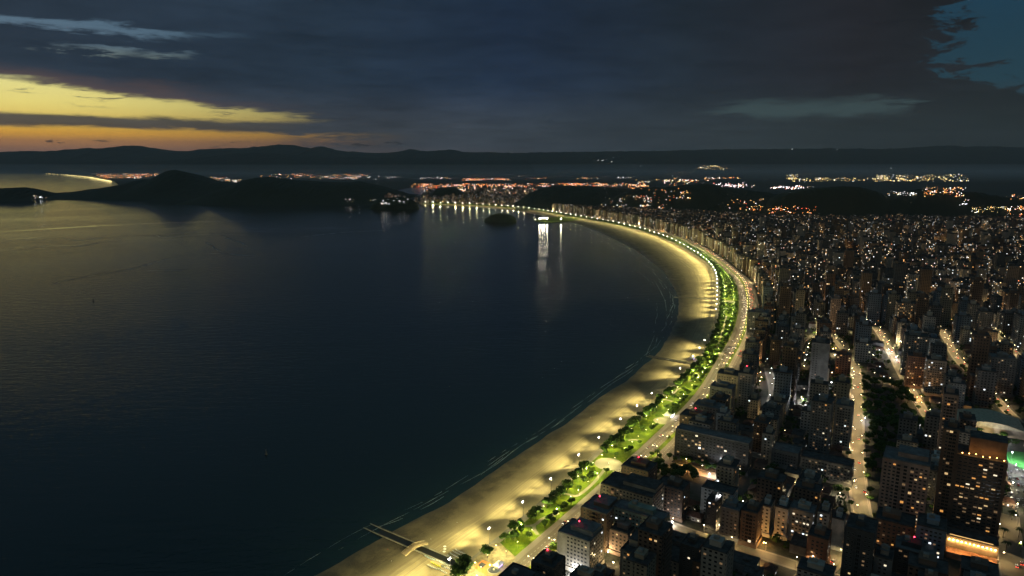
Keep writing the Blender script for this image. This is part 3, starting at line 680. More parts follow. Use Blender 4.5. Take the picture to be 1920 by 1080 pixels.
for i in range(0, len(MAST) - 3):
    x, y = PX(*MAST[i], 2.6)
    if y > 1130: continue
    dens = .5 if 1 else 1
    for _ in range(1):
        if R.random() < (.98 if y < 960 else .75): cand.append((y, MAST[i] + MN[i] * R.uniform(6.5, 10.5) + MT[i] * R.uniform(-4, 4), 'sea', R.uniform(.85, 1.2)))
        if R.random() < .70: cand.append((y, MAST[i] + MN[i] * R.uniform(6.5, 12) + MT[i] * R.uniform(-4, 4), 'sea', R.uniform(.6, .9)))
    lush = y < 650
    for _ in range(3 if lush else 1):
        if R.random() < (.95 if lush else .55): cand.append((y, MAST[i] + MN[i] * GW[i] * R.uniform(.32, .86) + MT[i] * R.uniform(-5, 5), 'lawn', R.uniform(.45, .85) if not lush else R.uniform(.6, .95)))
    if R.random() < (.6 if y > 760 else .8): cand.append((y, MAST[i] + MN[i] * (GW[i] - R.uniform(5, 9)) + MT[i] * R.uniform(-4, 4), 'road', R.uniform(.5, .85)))
cand = [c for c in cand if free(c[1])]
cand.sort(key=lambda c: -c[0])
TLAB = {'sea': ('round leafy tree in the dark row between the lit sand and the lawn', 'trees in the row beside the sand'),
        'lawn': ('leafy tree standing on the bright garden lawn', 'trees on the garden lawn'),
        'road': ('small leafy tree on the avenue side of the garden', 'trees on the avenue side of the garden')}
for k, (y, p, w, s) in enumerate(cand):
    if k < NEAR_TREES: tree(p, 2.6, s, *TLAB[w], R=R)
    else: stuff_tree(p, 2.6, s)
# palms and low trees in the median
for i in range(6, 70, 5):
    if R.random() < .7: tree(INNER[i] + IN_[i] * 16 + IT[i] * 12, 2.7, R.uniform(.45, .62), 'small tree in the avenue median beyond the garden', 'trees in the avenue median', R=R)
# ------------------------------------------------------------------ canals over the sand, footbridge
M_WET = base_mat('wet_channel', (.018, .018, .016), .3, spec=.4, var=.12, scale=.05)
def canal(a, b, label, wide=7.0):
    a, b = np.array(a), np.array(b); d = b - a; L = np.linalg.norm(d); t = d / L; n = np.array((-t[1], t[0])); r = empty('drainage_canal', (*a, 0), math.atan2(t[1], t[0]))
    tag(r, label, 'canal'); ns = 16
    for sgn in (-1, 1):
        m = MB()
        for k in range(ns):
            x0, x1 = L * k / ns, L * (k + 1) / ns
            z0, z1 = sand_z(a + t * x0) + .9, sand_z(a + t * x1) + .9; y0, y1 = sorted((sgn * wide / 2, sgn * (wide / 2 + .8)))
            m.quad((x0, y0, z0), (x1, y0, z1), (x1, y1, z1), (x0, y1, z0)); m.quad((x0, y0, z0 - 2.5), (x1, y0, z1 - 2.5), (x1, y0, z1), (x0, y0, z0)); m.quad((x1, y1, z1 - 2.5), (x0, y1, z0 - 2.5), (x0, y1, z0), (x1, y1, z1))
        m.quad((0, y0, -2), (0, y0, sand_z(a) + .9), (0, y1, sand_z(a) + .9), (0, y1, -2))
        m.build('side_wall', M_CONC, r)
    m = MB()
    for k in range(ns):
        x0, x1 = L * k / ns, L * (k + 1) / ns; z0, z1 = sand_z(a + t * x0) + .22, sand_z(a + t * x1) + .22
        m.quad((x0, -wide / 2, z0), (x1, -wide / 2, z1), (x1, wide / 2, z1), (x0, wide / 2, z0))
    m.build('channel_bed', M_WET, r); return r
canal(G(688, 985, .3), G(868, 1064, 2.4), 'dark walled canal running over the sand under a footbridge', 7)
canal(G(1264, 557, .3), G(1347, 562.5, 2.4), 'narrow dark canal crossing the far lit sand')
canal(G(1214, 667, .3), G(1304, 684, 2.4), 'dark canal crossing the sand beside the unlit stretch')
M_WOOD = base_mat('weathered_timber', (.36, .27, .17), .85, scale=1.5)
a, b_ = G(757, 1040, 1.2), G(800, 1018, 1.2); d = b_ - a; L = float(np.linalg.norm(d)); br = empty('footbridge', (*a, sand_z(a)), math.atan2(d[1], d[0]))
tag(br, 'small arched footbridge crossing the beach canal', 'footbridge')
arc = lambda x: .15 + 2.4 * math.sin(math.pi * x / L)
m = MB(); n = 16
for k in range(n):
    x0, x1 = L * k / n, L * (k + 1) / n
    m.quad((x0, -2.4, arc(x0)), (x1, -2.4, arc(x1)), (x1, 2.4, arc(x1)), (x0, 2.4, arc(x0)))
    for y in (-2.4, 2.4): m.quad((x0, y, arc(x0) - .5), (x1, y, arc(x1) - .5), (x1, y, arc(x1)), (x0, y, arc(x0)))
m.build('deck', M_WOOD, br)
for y in (-2.4, 2.4):
    m = MB()
    for k in range(n): m.tube((L * k / n, y, arc(L * k / n) + 1.1), (L * (k + 1) / n, y, arc(L * (k + 1) / n) + 1.1), .12, .12, 4); m.tube((L * k / n, y, arc(L * k / n)), (L * k / n, y, arc(L * k / n) + 1.1), .08, .08, 4)
    m.build('railing', M_WOOD, br)
# ------------------------------------------------------------------ canoes on the sand
def hull_mesh(L, w, h):
    b = MB(); n = 12; pr = []
    for i in range(n + 1):
        t = i / n * 2 - 1; k = max(.02, 1 - abs(t) ** 2.6); z = .35 * abs(t) ** 3
        pr.append([(t * L / 2, -w / 2 * k, h + z), (t * L / 2, -w / 3 * k, z + .15), (t * L / 2, 0, z), (t * L / 2, w / 3 * k, z + .15), (t * L / 2, w / 2 * k, h + z)])
    for i in range(n):
        for j in range(4): b.quad(pr[i][j], pr[i + 1][j], pr[i + 1][j + 1], pr[i][j + 1])
        b.quad(pr[i][0], pr[i][4], pr[i + 1][4], pr[i + 1][0])
    return b
cc = {'white': (.75, .74, .70), 'yellow': (.70, .62, .05), 'blue': (.55, .65, .72)}
CM = {k: base_mat('canoe_' + k, v, .4, var=.06) for k, v in cc.items()}
HULL = {k: hull_mesh(11, 1.3, .7).mesh('hull', CM[k]) for k in cc}
def _seats(b):
    for x in (-3, -1.5, 0, 1.5, 3): b.box(x - .28, x + .28, -.42, .42, .72, .80)
SEAT = mesh_of(_seats, base_mat('canoe_well', (.05, .05, .06), .7), 'seat_wells')
ca = math.atan2(*(G(868, 1064, 2.4) - G(688, 985, .3))[::-1])
canoes = [(806, 1047, 'blue', 'long pale blue canoe beside the canal, nearest to the footbridge'), (828, 1056, 'white', 'white canoe right against the canal wall, behind the blue one'),
          (817, 1060, 'yellow', 'bright yellow canoe lying among white ones by the canal'), (811, 1065, 'white', 'white canoe lying on the seaward side of the yellow canoe'),
          (842, 1062, 'white', 'white canoe against the canal wall, last before the big dark tree'), (838, 1067, 'white', 'white canoe in the middle of the pack inland of the yellow one'), (830, 1073, 'white', 'white canoe at the lower edge of the pack below the yellow canoe'),
          (848, 1047, 'white', 'white canoe across the canal, closest to the canal wall'), (853, 1043, 'white', 'white canoe across the canal, second from the canal wall'), (858, 1039, 'white', 'white canoe across the canal, third from the canal wall'), (863, 1036, 'white', 'white canoe across the canal, farthest from the canal wall')]
for x, y, c, lab in canoes:
    p = G(x, y, 2); r = empty('canoe', (*p, sand_z(p) + .05), ca + R.uniform(-.06, .06)); tag(r, lab, 'canoe', 'canoes lying on the sand by the canal')
    link('hull', HULL[c], r); link('seat_wells', SEAT, r)
# ------------------------------------------------------------------ painted plaza and fountain, kiosks
M_ORG = base_mat('orange_paving', (.55, .20, .06), .8, var=.3, scale=.4, coords='Generated'); M_DK = base_mat('dark_play_mat', (.04, .045, .06), .8)
sheet('plaza', [G(840, 1088, 2.6), G(925, 1018, 2.6), G(938, 1018, 2.6), G(968, 1046, 2.6), G(915, 1100, 2.6), G(860, 1130, 2.6)], 2.645, base_mat('trodden_paving', (.24, .19, .12), .9, var=.4, scale=.3))
tree(G(872, 1080, 2.6), 2.6, 1.55, 'big dark tree at the end of the canal, in front of the canoes', None, R=R); tree(G(862, 1088, 2.6), 2.6, 1.3, 'dark tree left of the big one at the lower edge by the canoes', None, R=R); tree(G(914, 1046, 2.6), 2.6, 1.05, 'dark round tree beside the orange painted plaza', None, R=R)
pl = sheet('plaza', [G(887, 1064, 2.6), G(905, 1050, 2.6), G(927, 1059, 2.6), G(912, 1079, 2.6)], 2.66, M_ORG, 'orange painted plaza at the end of the garden')
sheet('plaza', [G(896, 1060, 2.6), G(903, 1054, 2.6), G(912, 1058, 2.6), G(905, 1065, 2.6)], 2.67, M_DK, 'dark square mat on the orange plaza')
p = G(926, 1069, 2.6); fo = empty('fountain', (*p, 2.6)); tag(fo, 'round dark fountain basin with a pale rim beside the orange plaza', 'fountain')
m = MB(); m.cyl(0, 0, 5.0, 0, 5.0, .12, 24, 0); m.build('rim', M_PAVE, fo); m = MB(); m.cyl(0, 0, 4.2, .1, 4.2, .16, 24); m.build('basin', M_DK, fo)
m = MB(); m.ball((0, 0, .7), .9, 0, 8, 5, 1, 1, .8); m.build('spout', M_CONC, fo)
garden_lamp(G(914, 1052, 2.6), 2600, 'globe lamp beside the orange painted plaza', None)
garden_lamp(G(902, 1075, 2.6), 2600, 'globe lamp at the near edge of the orange painted plaza', None)
M_TENT = base_mat('white_awning', (.75, .75, .74), .7, var=.08)
def kiosk(x, y, lab, glow, w=7, d=5):
    p = G(x, y, 2.6); i = near_idx(MAST, p); r = empty('beach_kiosk', (*p, 2.6), math.atan2(MT[i][1], MT[i][0])); tag(r, lab, 'kiosk', 'kiosks along the promenade')
    m = MB(); m.box(-w / 2, w / 2, -d / 2, d / 2, 0, 2.6); m.build('wall', M_CONC, r)
    m = MB(); m.frustum([(-w / 2 - 1, -d / 2 - 1), (w / 2 + 1, -d / 2 - 1), (w / 2 + 1, d / 2 + 1), (-w / 2 - 1, d / 2 + 1)], 2.65, [(-w / 4, -.3), (w / 4, -.3), (w / 4, .3), (-w / 4, .3)], 4.0); m.build('roof', M_TENT, r)
    for s in (-1, 1):
        m = MB(); m.box(-w * .42, w * .42, s * d / 2 - .06, s * d / 2 + .06, 1.0, 2.3); m.build('serving_hatch', glow, r)
    lamp_light('kiosk_light', 450, (.75, .65, 1.0) if glow is G_VIO else (1, .8, .6), .5, r, (0, -d / 2 - 2.5, 3.0))
kiosk(1298, 674, 'kiosk glowing violet beside the beach canal', G_VIO); kiosk(1360, 581, 'kiosk glowing violet white at the bend of the beach', G_VIO, 10)
kiosk(1310, 455, 'small violet lit kiosk far along the promenade', G_VIO); kiosk(1255, 780, 'wide white roofed kiosk in the garden near the avenue', G_WHITE, 14, 8)
kiosk(935, 1063, 'kiosk with violet lights beside the orange plaza', G_VIO, 6, 3.5); kiosk(1258, 735, 'pink lit kiosk among trees beside the sand', G_WARM)
# ------------------------------------------------------------------ channel buoys
def buoy(x, y, lab):
    r = empty('buoy', (*G(x, y, 0), 0)); tag(r, lab, 'buoy', 'buoys on the bay')
    m = MB(); m.cyl(0, 0, 1.6, -.6, 1.6, .7, 12); m.build('float', M_DK, r)
    m = MB(); m.cyl(0, 0, .9, .7, .3, 4.6, 6); m.build('tower', M_DK, r); m = MB(); m.ball((0, 0, 5), .5); m.build('topmark', M_DK, r)
buoy(175, 564, 'dark buoy on the gold tinted water at the left'); buoy(499, 852, 'dark buoy on the dark water below the middle of the bay'); buoy(637, 531, 'small dark buoy on the blue water below the cape')
# ------------------------------------------------------------------ facades
def facade_mat(name, color, glass=(.018, .02, .024), pitch=3.2, floor=3.0, lit=0.0, strength=2.2, rough=.85, wfrac=.5, bands=False):
    """rendered walls with a procedural grid of dark panes; lit = share of panes with the lights on"""
    m = bpy.data.materials.new(name); m.use_nodes = True; N = NT(m.node_tree); b = N.n['Principled BSDF']
    uv = N.new('ShaderNodeUVMap', uv_map='uv'); u, v, _ = N.sep(uv.outputs[0])
    cu = N.m('DIVIDE', u, pitch); cv = N.m('DIVIDE', v, floor)
    fu = N.m('FRACT', cu); fv = N.m('FRACT', cv); iu = N.m('FLOOR', cu); iv = N.m('FLOOR', cv)
    a = N.m('MULTIPLY', N.m('GREATER_THAN', fu, .5 - wfrac / 2), N.m('LESS_THAN', fu, .5 + wfrac / 2))
    c = N.m('MULTIPLY', N.m('GREATER_THAN', fv, .34), N.m('LESS_THAN', fv, .78))
    pane = N.m('MULTIPLY', N.m('MULTIPLY', a, c), N.m('GREATER_THAN', N.m('ABSOLUTE', u), 1e-6))
    geo = N.new('ShaderNodeNewGeometry')
    st = N.noise(geo.outputs['Position'], .11, 5.0, .65); at = N.new('ShaderNodeAttribute', attribute_name='tint')
    wall = N.mix(N.mr(st, .3, .75, 0, .45), rgb(color), rgb([c_ * .55 for c_ in color]))
    if lit > 0: wall = N.mix(1.0, wall, at.outputs['Color'], 'MULTIPLY')
    edge = N.m('LESS_THAN', fv, .10)
    wall = N.mix(N.m('MULTIPLY', edge, .35), wall, rgb([c_ * .5 for c_ in color]))
    N.l.new(N.mix(pane, wall, rgb(glass)), b.inputs['Base Color'])
    N.put(b.inputs['Roughness'], N.mr(pane, 0, 1, rough, .25, False)); b.inputs['Specular IOR Level'].default_value = .3
    if lit > 0:
        wn = N.new('ShaderNodeTexWhiteNoise', noise_dimensions='2D'); N.l.new(N.xyz(iu, iv), wn.inputs['Vector'])
        r = N.sep(wn.outputs['Color'])
        on = N.m('MULTIPLY', N.m('LESS_THAN', wn.outputs['Value'], N.m('MULTIPLY', at.outputs['Alpha'], lit)), pane)
        col = N.ramp(r[1], [(0, (1, .42, .10)), (.22, (1, .60, .25)), (.5, (1, .80, .52)), (.72, (.95, .95, .9)), (.9, (.8, .92, 1)), (1, (1, .25, .06))])
        N.l.new(col, b.inputs['Emission Color'])
        N.put(b.inputs['Emission Strength'], N.m('MULTIPLY', on, N.m('MULTIPLY', N.m('POWER', r[2], 2.0), strength)))
        m.cycles.emission_sampling = 'NONE'
    return m
WALLC = {'pale': (.38, .34, .285), 'grey': (.20, .195, .185), 'cream': (.34, .285, .20), 'brown': (.16, .11, .08), 'white': (.50, .485, .45), 'dark': (.07, .07, .07), 'brick': (.24, .13, .085), 'green': (.25, .29, .23), 'pink': (.34, .24, .20), 'blue': (.20, .24, .28), 'sand': (.34, .28, .21)}
M_WALL = {k: base_mat('wall_' + k, v, .85, var=.28, scale=.12) for k, v in WALLC.items()}
M_FAC = {k: facade_mat('facade_' + k, WALLC[k]) for k in ('pale', 'grey', 'cream', 'brown', 'white', 'brick', 'blue', 'sand')}
M_ROOF = base_mat('flat_roof', (.075, .07, .066), .9, var=.4, scale=.25); M_ROOF2 = base_mat('grey_roof_slab', (.16, .155, .15), .9, var=.3, scale=.2); M_TILE = base_mat('clay_roof_tiles', (.13, .065, .045), .9, var=.35, scale=.8)
M_GLASS = base_mat('dark_window_glass', (.035, .034, .033), .2, spec=.5, var=.1)
M_FRAME = base_mat('window_frame', (.24, .23, .22), .6, var=.1)
WIN_G = [glow_mat('lit_window_orange', (1.0, .42, .09), .85), glow_mat('lit_window_warm', (1.0, .64, .28), .75), glow_mat('lit_window_pale', (1.0, .84, .58), 1.3), glow_mat('lit_window_white', (.90, .96, 1.0), 1.9), glow_mat('dim_lit_window', (1.0, .55, .22), .16)]
def window_mesh(w, h, glass):
    b = MB(); y = -.10
    b.box(-w / 2, w / 2, y, .02, -h / 2 - .12, -h / 2, 0); b.box(-w / 2, w / 2, y + .03, .02, h / 2, h / 2 + .08, 0)
    b.box(-w / 2 - .08, -w / 2, y + .03, .02, -h / 2 - .12, h / 2 + .08, 0); b.box(w / 2, w / 2 + .08, y + .03, .02, -h / 2 - .12, h / 2 + .08, 0)
    b.box(-w / 2, w / 2, y + .06, .01, -h / 2, h / 2, 1); b.box(-.03, .03, y + .04, y + .058, -h / 2, h / 2, 0)
    return b.mesh('window', [M_FRAME, glass])
WIN = {}
def win(w, h, k):
    if (w, h, k) not in WIN: WIN[(w, h, k)] = window_mesh(w, h, M_GLASS if k < 0 else WIN_G[k])
    return WIN[(w, h, k)]
def pick_glow(R, mood='mix'):
    x = R.random()
    if mood == 'orange': return 0 if x < .35 else (1 if x < .6 else (4 if x < .92 else 2))
    if mood == 'white': return 3 if x < .42 else (2 if x < .65 else 4)
    return 1 if x < .20 else (2 if x < .36 else (3 if x < .52 else (0 if x < .62 else 4)))
FOOT = []      # (x, y, radius) of what already stands
RECTS = []
def occupied(p, r): return any((p[0] - x) ** 2 + (p[1] - y) ** 2 < (r + q) ** 2 for x, y, q in FOOT)
def axes(p):
    s, d, i = inland(p); n = IN_[i]
    if d > 330:
        n2 = np.array((math.cos(math.radians(27)), -math.sin(math.radians(27)))); k = min(1, (d - 330) / 200) if i < 150 else 0; n = n * (1 - k) + n2 * k; n = n / np.linalg.norm(n)
    return n
ANT = MB
def building(x1, y1, x2, y2, h, depth, color, label, name='apartment_building', lit=.07, mood='mix', pitch=3.2, ww=1.5, wh=1.25, floor=3.0, balc=None, group=None, pent=True, red=False, seed=0, podium=True, winfaces=(0, 1, 2, 3), z0=2.3, step=None, cat='building', roofm=None, blank=()):
    """near face top edge seen from (x1, y1) to (x2, y2); h high; depth metres away from the viewer"""
    R = random.Random(seed * 7 + int(x1) * 13 + int(y1))
    p1, p2 = G(x1, y1, h), G(x2, y2, h); n = axes((p1 + p2) / 2)
    w = max(8.0, float((p2 - p1) @ n)); up = np.array((-n[1], n[0]))
    r = empty(name, (*p1, z0), math.atan2(n[1], n[0])); tag(r, label, cat, group)
    c = p1 + n * w / 2 + up * depth / 2
    FOOT.append((c[0], c[1], min(w, depth) / 2 + 3))
    if max(w, depth) > 1.6 * min(w, depth):
        L = max(w, depth) / 2 - min(w, depth) / 2; ax_ = n if w > depth else up
        for q in (-1, -.5, .5, 1): FOOT.append((*(c + ax_ * L * q), min(w, depth) / 2 + 3))
    hh = h - z0; wm = M_WALL[color]
    m = MB(); m.box(0, w, 0, depth, 0, hh - .002, 0)
    for xx in (0, w):                                         # corner piers, 12 cm proud
        for yy in (0, depth): m.box(xx - .3, xx + .3, yy - .3, yy + .3, 0, hh - .05, 0)
    if podium: m.box(-1.2, w + 1.2, -1.2, depth + 1.2, 0, 3.4, 0)
    if step:                                                  # taller rear volume
        m.box(w * step[0], w * step[1], depth * .35, depth - .4, hh, hh + step[2], 0)
    m.build('wall', wm, r)
    rf = MB(); rm = roofm or (M_ROOF if R.random() < .7 else M_ROOF2)
    rf.box(.35, w - .35, .35, depth - .35, hh, hh + .12)
    for a, b, c_, d in ((-.15, w + .15, -.15, .3), (-.15, w + .15, depth - .3, depth + .15), (-.15, .3, .302, depth - .302), (w - .3, w + .15, .302, depth - .302)): rf.box(a, b, c_, d, hh + .003, hh + 1.0)
    if step: rf.box(w * step[0] - .2, w * step[1] + .2, depth * .35 - .2, depth - .2, hh + step[2] + .003, hh + step[2] + .4)
    ro = rf.build('roof', rm, r)
    if pent and not step:
        m = MB(); a, b = R.uniform(.15, .35), R.uniform(.6, .85); m.box(w * a, w * b, depth * .3, depth * .78, hh + .12, hh + 3.6); m.box(w * a - .3, w * b + .3, depth * .3 - .3, depth * .78 + .3, hh + 3.603, hh + 3.9); m.build('penthouse', wm, r)
        m = MB(); m.box(w * (a + .06), w * (a + .06) + 3.5, depth * .42, depth * .42 + 3.5, hh + 3.903, hh + 6.2); m.build('water_tank', M_CONC, ro)
        m = MB(); m.tube((w * b - 1, depth * .5, hh + 3.9), (w * b - 1, depth * .5, hh + 9.5), .09, .04, 5); m.build('antenna', M_STEEL, ro)
    if red:
        m = MB(); m.cyl(w * .45, depth * .5, .07, hh + .1, .07, hh + 6.8, 5); m.build('lamp_pole', M_STEEL, ro)
        m = MB(); m.ball((w * .45, depth * .5, hh + 7.1), .42); m.build('warning_lamp', G_RED, ro)
    # windows
    nf = int((hh - 3.6) / floor); spots = []
    for f in winfaces:
        W_ = w if f in (0, 2) else depth
        nc = max(1, int((W_ - 1.0) / pitch)); off = (W_ - (nc - 1) * pitch) / 2
        for fl in range(nf):
            for c2 in range(nc):
                if balc and f == 0 and c2 in balc: continue
                if (f, c2) in blank: continue
                q = off + c2 * pitch; z = 3.4 + floor * fl + 1.65
                if z > hh - 1: continue
                if f == 0: loc, rz = (q, 0, z), 0
                elif f == 1: loc, rz = (w, q, z), math.pi / 2
                elif f == 2: loc, rz = (w - q, depth, z), math.pi
                else: loc, rz = (0, depth - q, z), -math.pi / 2
                L = lit * (1.0 if f in (0, 1) else .6)
                k = pick_glow(R, mood) if R.random() < L else (4 if R.random() < .07 else -1)
                spots.append((f in (0, 1), k, loc, rz))
    seen = [s for s in spots if s[0]]; R.shuffle(seen); seen.sort(key=lambda s: s[1] < 0)
    indiv = seen[:100]; rest = seen[100:] + [s for s in spots if not s[0]]
    for _, k, loc, rz in indiv: link('window', win(ww, wh, k), r, loc, rz)
    if rest:
        m = MB()
        for _, k, loc, rz in rest:
            q = 1 if k < 0 else (2 if k in (0, 1, 4) else 3); co, si = math.cos(rz), math.sin(rz)
            P = lambda x, y, z: (loc[0] + x * co - y * si, loc[1] + x * si + y * co, loc[2] + z)
            for a, b, c_, d, mm, y in ((-ww / 2 - .08, ww / 2 + .08, -wh / 2 - .12, wh / 2 + .08, 0, -.06), (-ww / 2, ww / 2, -wh / 2, wh / 2, q, -.075)):
                m.quad(P(a, y, c_), P(b, y, c_), P(b, y, d), P(a, y, d), mm)
                m.quad(P(a, y, d), P(b, y, d), P(b, .02, d), P(a, .02, d), 0)
        o = m.build('window', [M_FRAME, M_GLASS, WIN_G[1], WIN_G[3]], r); o['kind'] = 'stuff'
    if balc:
        nc = max(1, int((w - 1.0) / pitch)); off = (w - (nc - 1) * pitch) / 2
        for fl in range(nf):
            for g in sorted({c2 // 2 for c2 in balc}):
                cs = [c2 for c2 in balc if c2 // 2 == g and c2 < nc]
                if not cs: continue
                xa, xb = off + min(cs) * pitch - pitch * .46, off + max(cs) * pitch + pitch * .46; z = 3.4 + floor * fl
                m = MB(); m.box(xa, xb, -1.35, -.005, z, z + .16); m.box(xa, xb, -1.35, -1.23, z + .163, z + 1.05); m.box(xa, xa + .1, -1.228, -.01, z + .163, z + 1.05); m.box(xb - .1, xb, -1.228, -.01, z + .163, z + 1.05)
                m.build('balcony', wm, r)
                k = pick_glow(R, mood) if R.random() < lit * 1.3 else -1
                link('window', win(2.2, 2.0, k), r, ((xa + xb) / 2, 0, z + 1.35))
    return r
def yard_light(x, y, power, color, z=5.0, lab=None, rad=.4):
    """lamp on a wall bracket or short post"""
    p = G(x, y, z); r = empty('yard_lamp', (*p, 2.4)); tag(r, lab or 'lit yard lamp on a short post between the buildings', 'yard lamp', 'lamps in yards between the near buildings')
    m = MB(); m.cyl(0, 0, .10, 0, .08, z - 2.4, 5); m.build('pole', M_STEEL, r)
    m = MB(); m.ball((0, 0, z - 2.1), .42, 0, 6, 5); m.build('globe', G_WHITE if color is C_WHITE else (G_WARM if color is not C_ORANGE else glow_mat('orange_lamp', C_ORANGE, 22)), r)
    lamp_light('yard_light', power, color, rad, r, (0, 0, z - 2.9 if z > 5 else z - 1.4))
B = building
T_ = math.inf
# --- first row along the avenue, from the bottom edge of the picture
B(922, 1093, 990, 1112, 30, 26, 'dark', 'dark roofed block in the bottom row, cut by the lower edge beside the avenue', lit=.04)
B(997, 1053, 1036, 1068, 33, 17, 'dark', 'dark block with a railed roof deck and red lamp at the lower edge', lit=.03, red=True, balc=(0, 1))
B(1046, 997, 1110, 1013, 30, 22, 'pale', 'pale block with its end wall lit white from below, right beside the avenue', lit=.05, red=True, blank=((0, 0), (0, 1)), step=(.25, .95, 3.5), pitch=2.9)
B(1090, 951, 1138, 965, 33, 24, 'brown', 'brown block next inland along the avenue from the pale one lit from below', lit=.06, red=True, balc=(2, 3), step=(.3, .9, 3.2))
B(1127, 907, 1223, 934, 36, 26, 'sand', 'wide beige block with stepped roof and pink lit front beside the avenue', lit=.08, mood='white', step=(.35, .98, 3.2), pitch=3.0, balc=(2, 3))
B(1166, 873, 1214, 887, 24, 22, 'brown', 'low dark block with a red lamp where the avenue meets the round plaza', lit=.03, red=True)
B(1150, 950, 1246, 974, 34, 14, 'green', 'long pale green slab standing behind the brown avenue block', lit=.04, mood='white', pitch=2.9)
B(1144, 992, 1178, 1002, 22, 18, 'pink', 'small brown block in front of the long pale green slab', lit=.08)
B(1164, 1031, 1192, 1041, 36, 24, 'grey', 'grey tower with dark stepped penthouse near the lower edge', lit=.05, pitch=2.6, step=(.2, .9, 5))
B(1208, 1036, 1236, 1046, 24, 18, 'sand', 'beige block with a column of small windows right of the grey stepped tower', lit=.05)
B(1243, 1046, 1272, 1057, 18, 20, 'sand', 'low beige block with a parapet terrace at the lower edge', lit=.04, pent=False)
B(1300, 1052, 1336, 1062, 26, 20, 'brown', 'brown block below the cross street with a lit orange window', lit=.07)
B(1276, 1020, 1310, 1030, 34, 16, 'dark', 'dark narrow block left of the brown block below the cross street', lit=.04)
B(1230, 908, 1280, 921, 30, 18, 'brown', 'brown block with red lit balconies behind the beige avenue block', lit=.05, balc=(1, 2), pitch=3.0)
# --- row above the cross street
B(1316, 913, 1374, 929, 30, 14, 'white', 'white slab with a floodlit roof terrace above the cross street', lit=.03, mood='white', pent=False)
B(1325, 938, 1344, 943, 30, 14, 'dark', 'narrow dark tower in front of the white slab with lit roof', lit=.05)
B(1352, 951, 1386, 960, 28, 15, 'grey', 'grey block with dark pitched top beside a lit gap above the cross street', lit=.06, mood='white')
B(1391, 957, 1420, 965, 31, 16, 'brown', 'brown block with stacked dark balconies above the cross street', lit=.03, balc=(1, 2), pitch=2.6)
B(1425, 947, 1444, 952, 28, 15, 'white', 'narrow white block with one dark slot, left one of the white pair', lit=.03, pitch=3.4)
B(1455, 950, 1477, 956, 29, 15, 'white', 'white block with a floodlit foot, right one of the white pair', lit=.05, pitch=3.4)
B(1481, 953, 1524, 965, 29, 15, 'pale', 'pale block scattered with many small white windows above the cross street', lit=.24, mood='white', pitch=2.7)
B(1534, 959, 1552, 964, 28, 14, 'pale', 'slim pale block between the many windowed block and the white lit slab', lit=.05)
B(1561, 971, 1579, 976, 28, 12, 'white', 'slim white slab lit from its foot beside the broad lit street', lit=.02, blank=((0, 0), (0, 1), (0, 2)))
B(1515, 1003, 1553, 1012, 26, 16, 'brick', 'brown brick block with a warm lit front above the street junction', lit=.10, mood='white')
# --- right hand towers
B(1585, 988, 1640, 1002, 50, 22, 'dark', 'big dark tower hiding the lower end of the broad lit street', lit=.015, pitch=2.6, balc=(2, 3))
B(1642, 972, 1714, 992, 34, 20, 'brick', 'brown block with an orange lit wall below the hotel tower', lit=.10, mood='orange')
B(1720, 984, 1774, 1000, 40, 20, 'blue', 'dark bluish roofed block with lit windows on its right, left of the arcade', lit=.12, mood='white', pitch=2.8)
B(1640, 1043, 1672, 1053, 30, 16, 'grey', 'narrow grey block at the lower edge right of the big dark tower', lit=.06)
B(1678, 1026, 1752, 1048, 27, 18, 'dark', 'long dark roofed block at the lower right with a few amber windows', lit=.07, mood='orange', pitch=3.4, ww=2.0, red=True)
B(1656, 858, 1744, 872, 65, 26, 'pink', 'tall hotel tower with rows of ledges and amber windows near its top', 'hotel_tower', lit=.09, mood='orange', pitch=3.1, balc=(3, 4, 5, 6), ww=1.7, step=(.3, .95, 4))
B(1770, 803, 1799, 807, 87, 18, 'brown', 'slender dark tower with strips of balconies joined to the broad slab', 'tower', lit=.05, mood='orange', balc=(1, 2), pitch=2.6, podium=False)
B(1793, 853, 1889, 873, 66, 26, 'brown', 'broad dark slab with an orange lit roof terrace and banded floors', 'tower', lit=.10, mood='orange', pitch=3.4, ww=2.4, wh=1.1, pent=False, step=(.25, .98, 14), balc=(8, 9))
VS = COL.objects[[o.name for o in COL.objects if str(o.get('label', '')).startswith('broad dark slab')][0]]
for k in range(7):
    m = MB(); m.ball((4 + k * 4.6, 3.0 + (k % 3) * 1.4, 65.4), .38, 0, 6, 5); m.build('terrace_lamp', glow_mat('terrace_glow', C_ORANGE, 16), VS); lamp_light('terrace_light', 220, C_ORANGE, .3, VS, (4 + k * 4.6, 2.6 + (k % 3) * 1.4, 66.6))
B(1770, 738, 1798, 742, 80, 20, 'pink', 'slender tower of pink ledges standing behind the broad dark slab', 'tower', lit=.10, mood='orange', balc=(1, 2), pitch=2.6)
# --- middle distance landmarks
B(1267, 804, 1406, 831, 34, 16, 'dark', 'long black slab with a pale roof band beside the avenue', 'hotel_building', lit=.05, pitch=3.6, ww=2.2, wh=1.6, pent=False, roofm=M_ROOF2)
B(1275, 778, 1328, 787, 33, 20, 'brown', 'brown block behind the long black slab, at the avenue', lit=.04, red=True)
B(1300, 759, 1352, 767, 36, 20, 'grey', 'grey block second behind the long black slab, at the avenue', lit=.07, mood='white')
B(1344, 774, 1362, 777, 38, 16, 'white', 'pale tower with dark vertical slots behind the long black slab', lit=.04, pitch=2.4)
B(1331, 724, 1372, 731, 38, 20, 'grey', 'banded grey block facing the avenue where it begins to bend', lit=.05, balc=(0, 1, 2, 3), pitch=3.0)
B(1385, 699, 1411, 702, 50, 20, 'pale', 'tall pale tower with orange lights along its roof near the avenue', 'tower', lit=.04, mood='orange', red=True)
